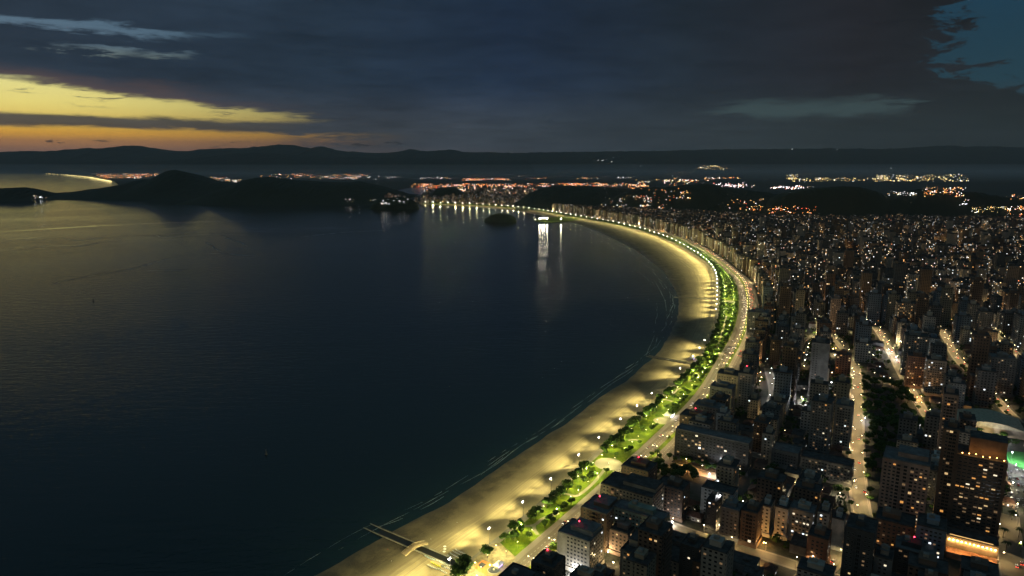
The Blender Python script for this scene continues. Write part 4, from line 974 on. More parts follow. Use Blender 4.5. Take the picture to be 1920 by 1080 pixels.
B(1345, 700, 1384, 705, 32, 22, 'sand', 'beige block left of the tall pale tower, facing the avenue', lit=.06)
B(1523, 642, 1556, 643, 73, 18, 'grey', 'tallest grey blank sided slab tower in the middle of the city', 'tower', lit=.015, pitch=3.6, blank=tuple((0, c) for c in range(2, 6)))
B(1522, 752, 1560, 757, 60, 22, 'grey', 'grey tower with amber lit landings left of the broad lit street', 'tower', lit=.07, balc=(6, 7), pitch=2.7)
B(1567, 758, 1599, 763, 50, 18, 'pale', 'pale tower with a regular grid of windows left of the broad lit street', 'tower', lit=.07, mood='white', pitch=2.6)
B(1448, 842, 1497, 852, 20, 20, 'grey', 'low grey windowed block above the row of white wall lamps, left part', lit=.02, pitch=2.6, pent=False)
B(1502, 856, 1598, 876, 22, 18, 'grey', 'long low grey block above the row of white wall lamps, beside the broad street', lit=.10, mood='white', pitch=2.8, pent=False)
B(1430, 812, 1449, 815, 34, 14, 'pale', 'pale tower with a lit stairwell above the low grey block', lit=.15, mood='white')
B(1698, 629, 1744, 636, 60, 22, 'grey', 'grey slab tower behind the orange lit tower, between two lit streets', 'tower', lit=.06)
B(1703, 667, 1737, 671, 46, 16, 'brick', 'brick tower glowing orange from below between two lit streets', 'tower', lit=.14, mood='orange', pitch=2.7, podium=False)
B(1739, 674, 1776, 679, 50, 18, 'pale', 'pale grey tower with columns of white windows right of the orange lit tower', 'tower', lit=.16, mood='white', pitch=2.6)
B(1683, 568, 1722, 572, 60, 22, 'sand', 'tower full of amber windows at the head of the lit street', 'tower', lit=.30, mood='orange', pitch=2.8)
B(1859, 670, 1909, 677, 52, 22, 'grey', 'wide grey tower near the right edge with two amber windows', 'tower', lit=.04, mood='orange')
B(1838, 584, 1862, 586, 55, 20, 'grey', 'slim grey tower rising near the right edge', 'tower', lit=.05)
B(1402, 585, 1440, 588, 42, 24, 'grey', 'grey block at the bend of the avenue behind the red tail lights', lit=.07, mood='white')
B(1484, 593, 1508, 594, 40, 22, 'white', 'pale floodlit block standing alone among dark towers', lit=.10, mood='white')
B(1560, 560, 1577, 561, 64, 18, 'pink', 'slim tower glowing rust red from below in the middle of the city', 'tower', lit=.06, mood='orange')
B(1646, 532, 1664, 532.5, 60, 18, 'grey', 'slim grey twin fronted tower far in the city', 'tower', lit=.03)
# floodlit far landmarks
B(1362, 420, 1376, 420.6, 70, 20, 'cream', 'far tower with three amber floodlit strips behind the beachfront', 'tower', lit=.3, mood='orange', pitch=4, ww=2.6, wh=2.2)
B(1690, 402, 1714, 404, 45, 30, 'sand', 'large far block glowing orange below the dark hill', 'building', lit=.3, mood='orange', pitch=4, ww=2.5, wh=2)
B(1646, 441, 1692, 446, 24, 40, 'white', 'long white floodlit hall far in the city', 'exhibition_hall', lit=.7, mood='white', pitch=5, ww=4.2, wh=2.0, pent=False)
# --- arcade at the lower right
ar = B(1776, 1003, 1872, 1025, 15, 16, 'sand', 'long low arcade with a row of amber wall lamps at the lower right', 'shopping_arcade', lit=.0, winfaces=(2, 3), pent=False, cat='building')
w_ar = None
p1, p2 = G(1776, 1003, 15), G(1872, 1025, 15); na = axes((p1 + p2) / 2); wa = float((p2 - p1) @ na)
G_AMB = glow_mat('amber_wall_lamp', (1.0, .62, .22), 30)
for k in range(12):
    t = (k + .6) / 12.2 * wa
    m = MB(); m.box(-.35, .35, -.5, -.02, -.3, .3); o = m.build('wall_lamp', G_AMB, ar, (t, 0, 10.2))
    lamp_light('arcade_light', 420, (1.0, .56, .17), .25, ar, (t, -1.0, 9.4))
m = MB(); m.box(0, wa, -12, -1.3, 0, 4.2); m.build('terrace', M_WALL['brick'], ar)
m = MB(); m.box(0, wa, -12.2, -12.05, 4.2, 5.2); m.build('railing', M_FRAME, ar)
m = MB(); m.box(wa * .05, wa * .9, .2, .24, 15.6 - 2.3, 16.6 - 2.3); m.build('roof_light_strip', glow_mat('amber_strip', (1.0, .6, .2), .9), ar)
for k in range(5): lamp_light('terrace_light', 800, C_ORANGE, .3, ar, ((k + .5) / 5 * wa, -8, 6.2))
# --- sports field, curved hall and car park at the right edge
sheet('sports_field', [G(1884, 848, 2.5), G(1905, 846, 2.5), G(1945, 852, 2.5), G(1950, 885, 2.5), G(1918, 880, 2.5), G(1890, 866, 2.5)], 2.56, base_mat('green_turf', (.05, .26, .05), .9, scale=.1, coords='Generated'), 'floodlit green sports field at the right edge')
for x, y in ((1898, 848), (1925, 858), (1905, 872), (1932, 880)): yard_light(x, y, 16000, C_WHITE, 12, f'tall white floodlight by the green sports field, {"upper" if y < 860 else "lower"} {"left" if x < 1915 else "right"} one')
p = G(1795, 806, 2.5); n = axes(p); hr = empty('sports_hall', (*p, 2.3), math.atan2(n[1], n[0])); tag(hr, 'low hall with a wide curved pale roof behind the broad dark slab', 'hall')
m = MB(); m.box(0, 62, 0, 44, 0, 9); m.build('wall', M_WALL['sand'], hr); m = MB(); ns = 14
for k in range(ns):
    x0, x1 = 62 * k / ns, 62 * (k + 1) / ns; zf = lambda x: 9.01 + 6 * math.sin(math.pi * x / 62)
    m.quad((x0, -1, zf(x0)), (x1, -1, zf(x1)), (x1, 45, zf(x1)), (x0, 45, zf(x0)))
    m.quad((x0, -1, 8.9), (x1, -1, 8.9), (x1, -1, zf(x1)), (x0, -1, zf(x0)))
m.build('roof', base_mat('curved_roof_sheet', (.42, .38, .27), .6), hr); c = p + n * 31; FOOT += [(c[0], c[1] + 10, 36)]
# ------------------------------------------------------------------ streets
STREETS = []
def street(px, w, lab, lamps=28, power=6500, color=C_STREET, sidew=2.5, z=2.56, lampname='street_lamp'):
    q = resample(catmull([G(x, y, 2.5) for x, y in px], 6), 6); T, Nn = frame(q)
    tag(link('road', strip('road', q, Nn, -w / 2, w / 2, z, M_ASPH, make=False)), lab, kind='structure')
    for s in (-1, 1):
        a, b = sorted((s * w / 2, s * (w / 2 + sidew))); tag(link('pavement', strip('pavement', q, Nn, a, b, z + .12, M_PAVE, make=False)), kind='structure')
    STREETS.append((q, w / 2 + sidew, T, Nn)); d = 0; k = 0
    for i in range(2, len(q)):
        d += 6
        if d >= lamps:
            d = 0; sd = 1 if k % 2 else -1; p = q[i] + Nn[i] * sd * (w / 2 + .6)
            r = empty('street_lamp', (*p, 2.6), math.atan2(Nn[i][1], Nn[i][0]) + (math.pi if sd > 0 else 0))
            tag(r, f'{lab.split(",")[0]} lamp post, {ordinal(k)} from its near end'.replace('road lamp', 'road: lamp'), 'street lamp', 'street lamps along the inland streets')
            link('pole', SL_P, r); link('lamp_head', SL_H if color is not C_WHITE else SL_W, r)
            lamp_light('street_light', power, color, .35, r, (2.2, 0, 8.4), (150, .4), (0, 0, -1)); k += 1
    return q
SL_P = mesh_of(lambda b: (b.cyl(0, 0, .13, 0, .08, 8.8, 6), b.tube((0, 0, 8.6), (2.2, 0, 9.0), .06, .05, 5)), M_STEEL, 'pole')
SL_H = mesh_of(lambda b: b.box(1.7, 2.5, -.22, .22, 8.78, 8.96), G_WARM, 'lamp_head'); SL_W = mesh_of(lambda b: b.box(1.7, 2.5, -.22, .22, 8.78, 8.96), G_WHITE, 'lamp_head')
S1 = street([(1646, 1130), (1630, 1040), (1618, 975), (1611, 930), (1607, 880), (1606, 800), (1606, 740), (1603, 695), (1600, 684)], 11.5, 'broad bright street, running inland parallel to the beach', 22, 11000)
S2 = street([(1800, 880), (1770, 832), (1749, 797), (1716, 745), (1692, 703), (1672, 665), (1655, 634), (1640, 612)], 7.5, 'lit diagonal street, beside the dark park', 24, 10500)
S3 = street([(1910, 792), (1880, 762), (1843, 720), (1808, 688), (1788, 663), (1777, 640), (1764, 618)], 7.5, 'lit diagonal street, passing right of the pale grey tower', 24, 10000)
S4 = street([(1960, 700), (1918, 674), (1897, 656), (1873, 634), (1850, 611), (1830, 592)], 7.5, 'lit diagonal street, nearest to the right edge', 28, 10000)
X1 = street([(1160, 948), (1200, 962), (1247, 981), (1290, 998), (1347, 1016), (1397, 1031), (1450, 1047), (1540, 1076), (1640, 1110)], 9, 'narrow cross street, running in from the avenue', 22, 5200)
X2 = street([(1405, 850), (1445, 862), (1482, 873), (1545, 890), (1603, 906)], 7, 'service road, below the row of white wall lamps', 17, 3000, C_WHITE)
X3 = street([(1500, 1100), (1530, 1075), (1556, 1050), (1582, 1024), (1600, 1005)], 14, 'wide street junction, left of the big dark tower', 20, 8500)
X4 = street([(1600, 700), (1640, 712), (1690, 725)], 8, 'short cross street, above the dark park', 22, 4200)
X5 = street([(1905, 1100), (1893, 1030), (1886, 985), (1884, 960)], 15, 'palm lined driveway, at the lower right corner', 20, 5200)
X6 = street([(1440, 690), (1450, 735), (1440, 770)], 7, 'narrow street, between towers near the avenue', 22, 4200, C_WHITE)
X7 = street([(1240, 868), (1290, 880), (1340, 893), (1385, 905)], 9, 'hotel driveway, glowing amber below the long black slab', 14, 13000, C_ORANGE)
X8 = street([(1600, 684), (1590, 667), (1571, 645), (1548, 622), (1525, 602)], 6, 'narrow lit street, continuing beyond the broad bright one', 24, 9000, sidew=1.5)
for x, y, lab in ((1881, 1008, 'palm left of the driveway, upper one'), (1886, 1034, 'palm left of the driveway, lower one'), (1910, 1008, 'palm right of the driveway, upper one'), (1913, 1036, 'palm right of the driveway, lower one'), (1897, 975, 'palm at the head of the driveway'), (1232, 858, 'lone palm beside the avenue above the round plaza')):
    tree(G(x, y, 2.5), 2.5, 1.0, lab + ' at the lower right' if x > 1500 else lab, None, 'palm_tree', True)
# yard and feature lamps
for x, y, pw, c, z, lab in [(1074, 1077, 9000, C_WHITE, 4, 'white lamp at the foot of the pale block beside the avenue'), (1140, 1035, 4000, C_STREET, 5, 'warm lamp in the yard beside the pale block'), (1150, 1055, 4500, C_STREET, 5, 'warm lamp over the small lit garden near the lower edge'),
      (1260, 979, 5000, C_WHITE, 6, 'white lamp at the corner of the long pale green slab'), (1380, 1000, 6000, C_WHITE, 7, 'white lamp in the gap beside the stacked balconies'), (1349, 985, 4500, C_STREET, 9, 'warm lamp in the lit gap below the white slab'), (1350, 930, 5000, C_WHITE, 31, 'white lamp on the roof terrace of the white slab'),
      (1330, 889, 4500, C_WHITE, 4, 'white lamp in the dark courtyard, left of its pair'), (1345, 892, 4500, C_WHITE, 4, 'white lamp in the dark courtyard, right of its pair'), (1432, 1018, 5500, C_ORANGE, 4, 'orange lamp outside the low house by the cross street'), (1422, 1055, 3200, C_ORANGE, 4, 'orange lamp in the dark yard below the cross street'),
      (1462, 1000, 6500, C_STREET, 4, 'warm lamp at the foot of the white pair'), (1440, 985, 6000, C_WHITE, 4, 'white lamp at the foot of the left white block'), (1574, 1014, 4500, C_WHITE, 4, 'white lamp at the foot of the slim white slab'), (1690, 1040, 5200, C_ORANGE, 8, 'orange lamp under the brown block with the lit wall'),
      (1505, 748, 16000, C_WHITE, 9, 'brilliant white floodlight over a small court, left of its pair'), (1519, 749, 16000, C_WHITE, 9, 'brilliant white floodlight over a small court, right of its pair'), (1622, 784, 7000, C_WHITE, 7, 'white lamp beside the dark park at the broad street'), (1730, 790, 6500, C_WHITE, 6, 'white lamp at the end of the diagonal street'),
      (1728, 995, 4200, C_STREET, 5, 'warm lamp in the gap between hotel tower and slender tower'), (1738, 965, 4200, C_STREET, 5, 'warm lamp behind the hotel tower'), (1880, 820, 8000, C_WHITE, 8, 'white lamp behind the curved hall'), (1880, 800, 6000, C_STREET, 7, 'warm lamp among trees right of the curved hall'),
      (1850, 818, 6500, (1, .8, .4), 5, 'warm lamp in front of the curved hall'), (1820, 815, 6500, (1, .8, .4), 5, 'warm lamp by the left end of the curved hall'), (1540, 1048, 4500, C_STREET, 5, 'warm lamp at the foot of the brick block'), (1666, 655, 15000, C_WHITE, 8, 'brilliant white lamp beside the diagonal street'), (1692, 662, 9000, C_WHITE, 6, 'white lamp right of the diagonal street'),
      (1680, 670, 9000, C_WHITE, 6, 'white lamp over the lit lot beside the diagonal street'), (1720, 622, 9000, C_ORANGE, 6, 'orange lamp at the foot of the amber windowed tower'), (1700, 622, 9000, C_STREET, 6, 'warm lamp at the foot of the amber windowed tower'), (1567, 653, 9000, C_ORANGE, 6, 'orange lamp at the foot of the rust red tower'), (1720, 745, 12000, C_ORANGE, 6, 'orange lamp at the foot of the brick tower glowing orange'), (1500, 614, 14000, C_WHITE, 6, 'white lamp at the foot of the pale floodlit block'),
      (1490, 905, 2600, C_STREET, 4, 'warm lamp in the dark yard under the service road'), (1545, 930, 2600, C_WHITE, 4, 'white lamp in the dark yard beside the trees'), (1575, 925, 6000, (1, .85, .6), 6, 'warm lamp over the pale forecourt beside the broad street'), (1860, 665, 9000, C_STREET, 6, 'warm lamp behind the wide grey tower')]:
    yard_light(x, y, pw, c, z, lab)
# ------------------------------------------------------------------ the rest of the city
def in_poly(x, y, P):
    c = False; j = len(P) - 1
    for i in range(len(P)):
        if (P[i][1] > y) != (P[j][1] > y) and x < (P[j][0] - P[i][0]) * (y - P[i][1]) / (P[j][1] - P[i][1]) + P[i][0]: c = not c
        j = i
    return c
PARK = [(1626, 955), (1634, 860), (1624, 790), (1622, 712), (1690, 722), (1735, 775), (1742, 800), (1700, 812), (1690, 850), (1652, 862)]
EXCL = [PARK, [(1195, 868), (1290, 852), (1400, 872), (1412, 935), (1300, 948), (1240, 930)], [(1878, 842), (1960, 846), (1960, 960), (1900, 960)], [(1800, 770), (1880, 775), (1885, 812), (1790, 808)], [(1760, 1020), (1900, 1020), (1900, 1090), (1760, 1090)]]
LOW = [[(1285, 880), (1420, 905), (1480, 885), (1605, 905), (1600, 945), (1420, 940), (1290, 925)], [(1290, 1000), (1520, 1062), (1580, 1120), (1330, 1130)], [(1200, 985), (1290, 1000), (1330, 1120), (1220, 1080)], [(1205, 935), (1310, 925), (1330, 985), (1250, 970)], [(1645, 1045), (1900, 1060), (1900, 1120), (1640, 1120)]]
YL = np.array([(700, 386), (780, 386), (900, 388.5), (960, 392), (1040, 395), (1120, 399), (1280, 406), (1370, 411), (1440, 417), (1900, 421), (2100, 422)], float)
ylim = lambda x: float(np.interp(x, YL[:, 0], YL[:, 1]))
ALLQ = np.vstack([q for q, *_ in STREETS]); ALLW = np.concatenate([np.full(len(q), w) for q, w, *_ in STREETS])
def on_street(p, r): return bool(np.any(np.hypot(ALLQ[:, 0] - p[0], ALLQ[:, 1] - p[1]) < ALLW + r))
FG = {}
def foot_grid():
    FG.clear()
    for x, y, q in FOOT: FG.setdefault((int(x // 60), int(y // 60)), []).append((x, y, q))
foot_grid()
def busy(p, r):
    a, b = int(p[0] // 60), int(p[1] // 60)
    for i in (a - 1, a, a + 1):
        for j in (b - 1, b, b + 1):
            for x, y, q in FG.get((i, j), ()):
                if (p[0] - x) ** 2 + (p[1] - y) ** 2 < (r + q) ** 2: return True
    return False
R = random.Random(77)
lots = []; d = 52.0; row = 0
while d < 3300:
    P = INNER + IN_ * d; keep = [k for k in range(len(P))]
    ds = np.r_[0, np.cumsum(np.linalg.norm(np.diff(P, axis=0), axis=1))]
    s = R.uniform(0, 20); n_in = 0
    pitch = 25 if d < 900 else 29
    while s < ds[-1]:
        i = int(np.searchsorted(ds, s)); i = min(i, len(P) - 1); p = P[i] + IT[i] * R.uniform(-2, 2) + IN_[i] * R.uniform(-2, 2)
        s += pitch + R.uniform(-3, 6)
        if R.random() < .04: s += 12
        x, y = PX(p[0], p[1], 3)
        if p[1] < 150 or not (-60 < x < 2420) or y > 1190 or y < ylim(x): continue
        if any(in_poly(x, y, E) for E in EXCL): continue
        low = any(in_poly(x, y, E) for E in LOW)
        if on_street(p, 7.5) or busy(p, 10): continue
        if d > 300 and abs((IS[i] + 90) % 340 - 170) < 8.5: continue
        n_in += 1
        lots.append((y, p, math.atan2(IN_[i][1], IN_[i][0]), row, n_in, low, d))
    row += 1; d += 27 if row % 3 else 37
lots.sort(key=lambda t: -t[0])
# ---- prototypes of mid distance towers: wall, roof (> water tank), penthouse, lit windows
PROTO = []
def proto(w, dp, h, col, nlit, mood, seed, kind):
    Q = random.Random(seed); r = empty('apartment_tower' if h > 20 else 'apartment_house'); wm = M_FAC[col]
    m = MB(); m.box(-w / 2, w / 2, -dp / 2, dp / 2, 0, h, u0=3.2 * (seed * 37))
    m.build('wall', wm, r)
    fins = MB()
    if kind == 1:
        for xx in (-w / 2, -w / 6, w / 6, w / 2): fins.box(xx - .25, xx + .25, -dp / 2 - .45, -dp / 2 - .004, 0, h - .3); fins.box(xx - .25, xx + .25, dp / 2 + .004, dp / 2 + .45, 0, h - .3)
    elif kind == 2:
        side = MB()
        for f in range(1, int(h / 3)): fins.box(-w * .3, w * .3, -dp / 2 - 1.1, -dp / 2 - .004, f * 3 - .1, f * 3 + .75); side.box(w / 2 + .004, w / 2 + 1.0, -dp * .25, dp * .25, f * 3 - .1, f * 3 + .75)
        side.build('balcony_stack', wm, r)
    if fins.f: fins.build('balcony_stack' if kind == 2 else 'facade_fins', wm, r)
    rf = MB(); rf.box(-w / 2 - .2, w / 2 + .2, -dp / 2 - .2, dp / 2 + .2, h + .003, h + .5)
    for a, b, c, e in ((-w / 2 - .2, w / 2 + .2, -dp / 2 - .2, -dp / 2 + .1), (-w / 2 - .2, w / 2 + .2, dp / 2 - .1, dp / 2 + .2)): rf.box(a, b, c, e, h + .503, h + 1.3)
    ro = rf.build('roof', M_ROOF, r)
    m = MB(); m.box(-w * .25, w * .2, -dp * .2, dp * .3, h + .503, h + 4.2); m.box(-w * .25 - .3, w * .2 + .3, -dp * .2 - .3, dp * .3 + .3, h + 4.203, h + 4.5); m.build('penthouse', M_WALL[col if col in M_WALL else 'grey'], r)
    m = MB(); m.box(-w * .15, -w * .15 + 3, -dp * .05, -dp * .05 + 3, h + 4.503, h + 6.4); m.build('water_tank', M_CONC, ro)
    F_ = []
    for f in range(4):
        W_ = w if f % 2 == 0 else dp
        for c in range(int(W_ / 3.2)):
            for fl in range(1, int(h / 3)): F_.append((f, c, fl))
    Q.shuffle(F_)
    for f, c, fl in F_[:nlit]:
        q = 3.2 * (c + .5); z = fl * 3 + 1.68
        loc, rz = [((-w / 2 + q, -dp / 2, z), 0), ((w / 2, -dp / 2 + q, z), math.pi / 2), ((w / 2 - q, dp / 2, z), math.pi), ((-w / 2, dp / 2 - q, z), -math.pi / 2)][f]
        k = pick_glow(Q, mood); link('window', win(1.6, 1.3, k), r, loc, rz)
    PROTO.append((r, h, max(w, dp), col)); return r
for k, a in enumerate([(16, 16, 33, 'grey', 10, 'mix', 1), (19, 14, 30, 'pale', 8, 'white', 2), (14, 17, 36, 'sand', 12, 'mix', 2), (20, 16, 27, 'brown', 8, 'orange', 0), (16, 14, 45, 'pale', 14, 'mix', 1), (18, 16, 39, 'grey', 9, 'white', 2), (14, 14, 54, 'cream', 16, 'mix', 1), (17, 15, 60, 'brown', 16, 'orange', 2), (21, 13, 24, 'white', 7, 'mix', 0), (16, 16, 30, 'brick', 10, 'orange', 1), (18, 14, 42, 'blue', 10, 'white', 1), (15, 18, 36, 'brown', 5, 'mix', 2), (17, 13, 21, 'sand', 6, 'mix', 0)]):
    proto(*a[:6], 5 + k, a[6])
# low houses and sheds
HOUSE = []
def house(w, dp, h, col, hip, seed):
    r = empty('house'); m = MB(); m.box(-w / 2, w / 2, -dp / 2, dp / 2, 0, h, 0); m.build('wall', M_WALL[col], r)
    m = MB(); e = .6
    if hip:
        A = [(-w / 2 - e, -dp / 2 - e), (w / 2 + e, -dp / 2 - e), (w / 2 + e, dp / 2 + e), (-w / 2 - e, dp / 2 + e)]; k = w / 2 - dp * .3
        m.frustum(A, h + .01, [(-k, -.1), (k, -.1), (k, .1), (-k, .1)], h + 2.6)
    else: m.box(-w / 2 - .2, w / 2 + .2, -dp / 2 - .2, dp / 2 + .2, h + .003, h + .35); m.box(w * .1, w * .3, -dp * .2, dp * .1, h + .353, h + 2.0)
    m.build('roof', M_TILE if hip else M_ROOF, r)
    Q = random.Random(seed)
    for f, W_ in ((0, w), (1, dp)):
        for c in range(max(1, int(W_ / 4.5))):
            q = (c + .5) * W_ / max(1, int(W_ / 4.5)); loc, rz = [((-w / 2 + q, -dp / 2, 1.7), 0), ((w / 2, -dp / 2 + q, 1.7), math.pi / 2)][f]
            link('window', win(1.6, 1.3, pick_glow(Q) if Q.random() < .18 else -1), r, loc, rz)
    HOUSE.append((r, col, hip))
for k, a in enumerate([(15, 11, 4, 'pale', 1), (18, 13, 6.5, 'sand', 1), (20, 16, 7, 'grey', 0), (14, 12, 4, 'brown', 1), (24, 16, 8, 'grey', 0), (16, 12, 6.5, 'pink', 1)]): house(*a, 40 + k)
KIDS.update(kids_map())
CW = {'pale': 'pale', 'grey': 'grey', 'sand': 'beige', 'brown': 'brown', 'cream': 'cream', 'white': 'white', 'brick': 'brick red', 'blue': 'blue grey', 'pink': 'pinkish'}
used = set(); n_t = 0; n_h = 0; stuff_lots = []
LIMIT_T, LIMIT_H = 222, 95
vis_lights = []
for y, p, ang, row, idx, low, dd in lots:
    x, _ = PX(*p, 3)
    is_h = low or R.random() < (.16 if y > 600 else .10)
    if x > 1975: stuff_lots.append((y, p, ang, is_h, dd, row)); continue
    if is_h and n_h < LIMIT_H and y > 560:
        k = R.randrange(len(HOUSE)); src, col, hip = HOUSE[k]
        c = src if k not in used else copy_tree(src); used.add(k) if k not in used else None
        c.location = (*p, 2.3); c.rotation_euler = (0, 0, ang + R.choice((0, math.pi / 2)) + R.uniform(-.04, .04)); c.scale = (R.uniform(.85, 1.2), R.uniform(.85, 1.2), R.uniform(.85, 1.15))
        tag(c, f'low {CW[col]} {"house with a dark tiled roof" if hip else "flat roofed shed"}, {ordinal(idx - 1)} lot along the {ordinal(row)} row inland', 'house', 'low houses between the towers'); n_h += 1
    elif not is_h and n_t < LIMIT_T and y < 1185:
        far_row = row == 0
        if y > 880 and dd > 150: ch = [i for i, q in enumerate(PROTO) if q[1] < 34]
        else: ch = list(range(len(PROTO)))
        k = R.choice(ch)
        if row == 0: k = R.choice([i for i in ch if 29 < PROTO[i][1] < 46] or ch)
        src, h, ww_, col = PROTO[k]; key = ('t', k)
        c = src if key not in used else copy_tree(src); used.add(key)
        sz = R.uniform(.92, 1.38) if y < 800 else R.uniform(.85, 1.15); c.location = (*p, 2.3); c.rotation_euler = (0, 0, ang + R.choice((0, 0, math.pi / 2)) + R.uniform(-.03, .03)); c.scale = (R.uniform(.88, 1.15), R.uniform(.88, 1.15), sz)
        fl = int(h * sz / 3)
        tag(c, f'{CW[col]} tower of about {fl} storeys, {ordinal(idx - 1)} along the ' + ('row facing the avenue' if row == 0 else f'{ordinal(row)} row inland of the avenue'), 'building', 'apartment towers of the city'); n_t += 1
    else: stuff_lots.append((y, p, ang, is_h, dd, row))
for k, (src, *_) in enumerate(PROTO):
    if ('t', k) not in used:
        for o in list(KIDS.get(src.name, [])):
            for q in KIDS.get(o.name, []): bpy.data.objects.remove(q)
            bpy.data.objects.remove(o)
        bpy.data.objects.remove(src)
for k, (src, *_) in enumerate(HOUSE):
    if k not in used:
        for o in list(KIDS.get(src.name, [])): bpy.data.objects.remove(o)
        bpy.data.objects.remove(src)
# ---- everything farther off: one mass of blocks
M_FARF = facade_mat('far_facades', (.36, .315, .265), lit=.10, strength=4.2, rough=.9, wfrac=.50)
mb = MB(); tints = []
FT = [(1, .95, .88), (.62, .60, .58), (.9, .75, .55), (.5, .38, .30), (1.25, 1.22, 1.15), (.4, .42, .45), (.75, .55, .42)]
def block(p, ang, w, dp, h, Q):
    R_ = (p[0], p[1], math.cos(ang), math.sin(ang)); t = Q.choice(FT); n0 = len(mb.f)
    mb.box(-w / 2, w / 2, -dp / 2, dp / 2, 2, 2 + h, 0, 1, 3.2 * Q.randrange(1, 4000), R_, False)
    if h > 14: mb.box(-w * .25, w * .22, -dp * .22, dp * .25, 2 + h + .003, 2 + h + Q.uniform(3, 6), 1, 1, 0, R_, False)
    tints.extend([(*t, 2.3 * Q.random() ** 1.7)] * (len(mb.f) - n0))
for y, p, ang, is_h, dd, row in stuff_lots:
    Q = R
    if is_h: block(p, ang + Q.uniform(-.05, .05), Q.uniform(12, 20), Q.uniform(10, 18), Q.uniform(5, 10), Q); continue
    h = Q.choice((18, 26, 34, 38, 42, 46, 50, 58)) * Q.uniform(.85, 1.15)
    if Q.random() < .09: h = Q.uniform(58, 88)
    if y < 445: h = min(h, 42)
    if row == 0: h = Q.uniform(34, 48)
    block(p, ang + Q.choice((0, math.pi / 2)), Q.uniform(14, 22), Q.uniform(13, 19), h, Q)
# town across the far end of the bay, and towers on the dark island
Q = R
for _ in range(900):
    x, y = Q.uniform(778, 1010), 352 + 33 * Q.random() ** .8
    if y > 381.5 + max(0, (x - 850)) * .035 or (y < 366 and x < 790) or (806 < x < 874 and y < 372) or (y < 378 and 770 < x < 800): continue
    if x > 960 and y > 386 - (x - 960) * .5: continue
    block(G(x, y, 3), Q.uniform(0, 1.5), Q.uniform(16, 26), Q.uniform(14, 22), Q.choice((8, 10, 14, 24, 30, 36)), Q)
me = mb.mesh('city_blocks', [M_FARF, M_ROOF])
ca_ = me.color_attributes.new('tint', 'FLOAT_COLOR', 'CORNER'); ca_.data.foreach_set('color', np.repeat(np.array(tints), [len(f) for f in mb.f], axis=0).astype(np.float32).ravel())
tag(link('city_blocks', me), 'dense mass of distant apartment blocks with scattered lit windows', 'city', kind='stuff')
# towers on the island crest
for k, (x, y, h) in enumerate([(724, 371.5, 30), (730, 371, 42), (735, 371, 34), (742, 371, 26), (749, 371, 30), (758, 372, 26)]):
    X, z = ray_z(x, y, 4620); r = empty('island_tower', (X, 4620, z - 8)); tag(r, f'small pale tower on the crest of the dark island, {ordinal(k)} from the left', 'building', 'towers on the island crest')
    m = MB(); m.box(-8, 8, -7, 7, 0, h, u0=3.2 * (k + 3) * 41); me = m.mesh('wall', [M_FARF]); c_ = me.color_attributes.new('tint', 'FLOAT_COLOR', 'CORNER'); c_.data.foreach_set('color', np.ones(len(me.loops) * 4, dtype=np.float32)); link('wall', me, r)
    m = MB(); m.box(-8.3, 8.3, -7.3, 7.3, h + .01, h + 1); m.build('roof', M_ROOF, r)
X, z = ray_z(757, 372, 4480); r = empty('red_beacon', (X, 4480, z - 14)); tag(r, 'bright red light on the right of the dark island', 'beacon')
m = MB(); m.cyl(0, 0, .8, 0, .6, 12, 6); m.build('mast', M_STEEL, r); m = MB(); m.ball((0, 0, 14), 3.0); m.build('lamp', glow_mat('red_sign', (1, .02, .05), 30), r); lamp_light('red_light', 90000, (1, .02, .05), 2.0, r, (0, -4, 14))
# ------------------------------------------------------------------ lights by the thousand
from mathutils.bvhtree import BVHTree
vs, ps = [], []
for o in COL.objects:
    if o.type == 'MESH' and o.get('kind') == 'structure' and o.name.split('.')[0] in ('hills', 'mountains', 'island', 'ground', 'headland'):
        b = len(vs); vs.extend(v.co.copy() for v in o.data.vertices); ps.extend(tuple(b + i for i in p.vertices) for p in o.data.polygons)
BV = BVHTree.FromPolygons(vs, ps)
def hit(x, y):
    u, v = (x - 960) / F, (y - 540) / F
    return BV.ray_cast(Vector((0, 0, H)), Vector((u, CP - v * SP, -(SP + v * CP))).normalized())[0]
G_L = [glow_mat('far_orange', (1.0, .30, .06), 5), glow_mat('far_amber', (1.0, .56, .18), 5), glow_mat('far_white', (.92, .95, 1.0), 6), glow_mat('far_red', (1.0, .10, .06), 4), glow_mat('far_yellow', (1.0, .80, .30), 5), glow_mat('far_pink', (1.0, .72, .74), 9)]
def dot(b, p, s, m): b.box(p[0] - s / 2, p[0] + s / 2, p[1] - s / 2, p[1] + s / 2, p[2], p[2] + s, m)
G_T = [glow_mat('town_orange', (1.0, .30, .06), 11), glow_mat('town_amber', (1.0, .56, .18), 10), glow_mat('town_white', (.92, .95, 1.0), 11), glow_mat('town_red', (1.0, .13, .05), 10), glow_mat('town_yellow', (1.0, .78, .28), 10), glow_mat('town_pink', (1.0, .72, .74), 14)]
def pickc(Q, w):
    t = Q.random() * sum(w)
    for k, a in enumerate(w):
        t -= a
        if t <= 0: return k
    return 0
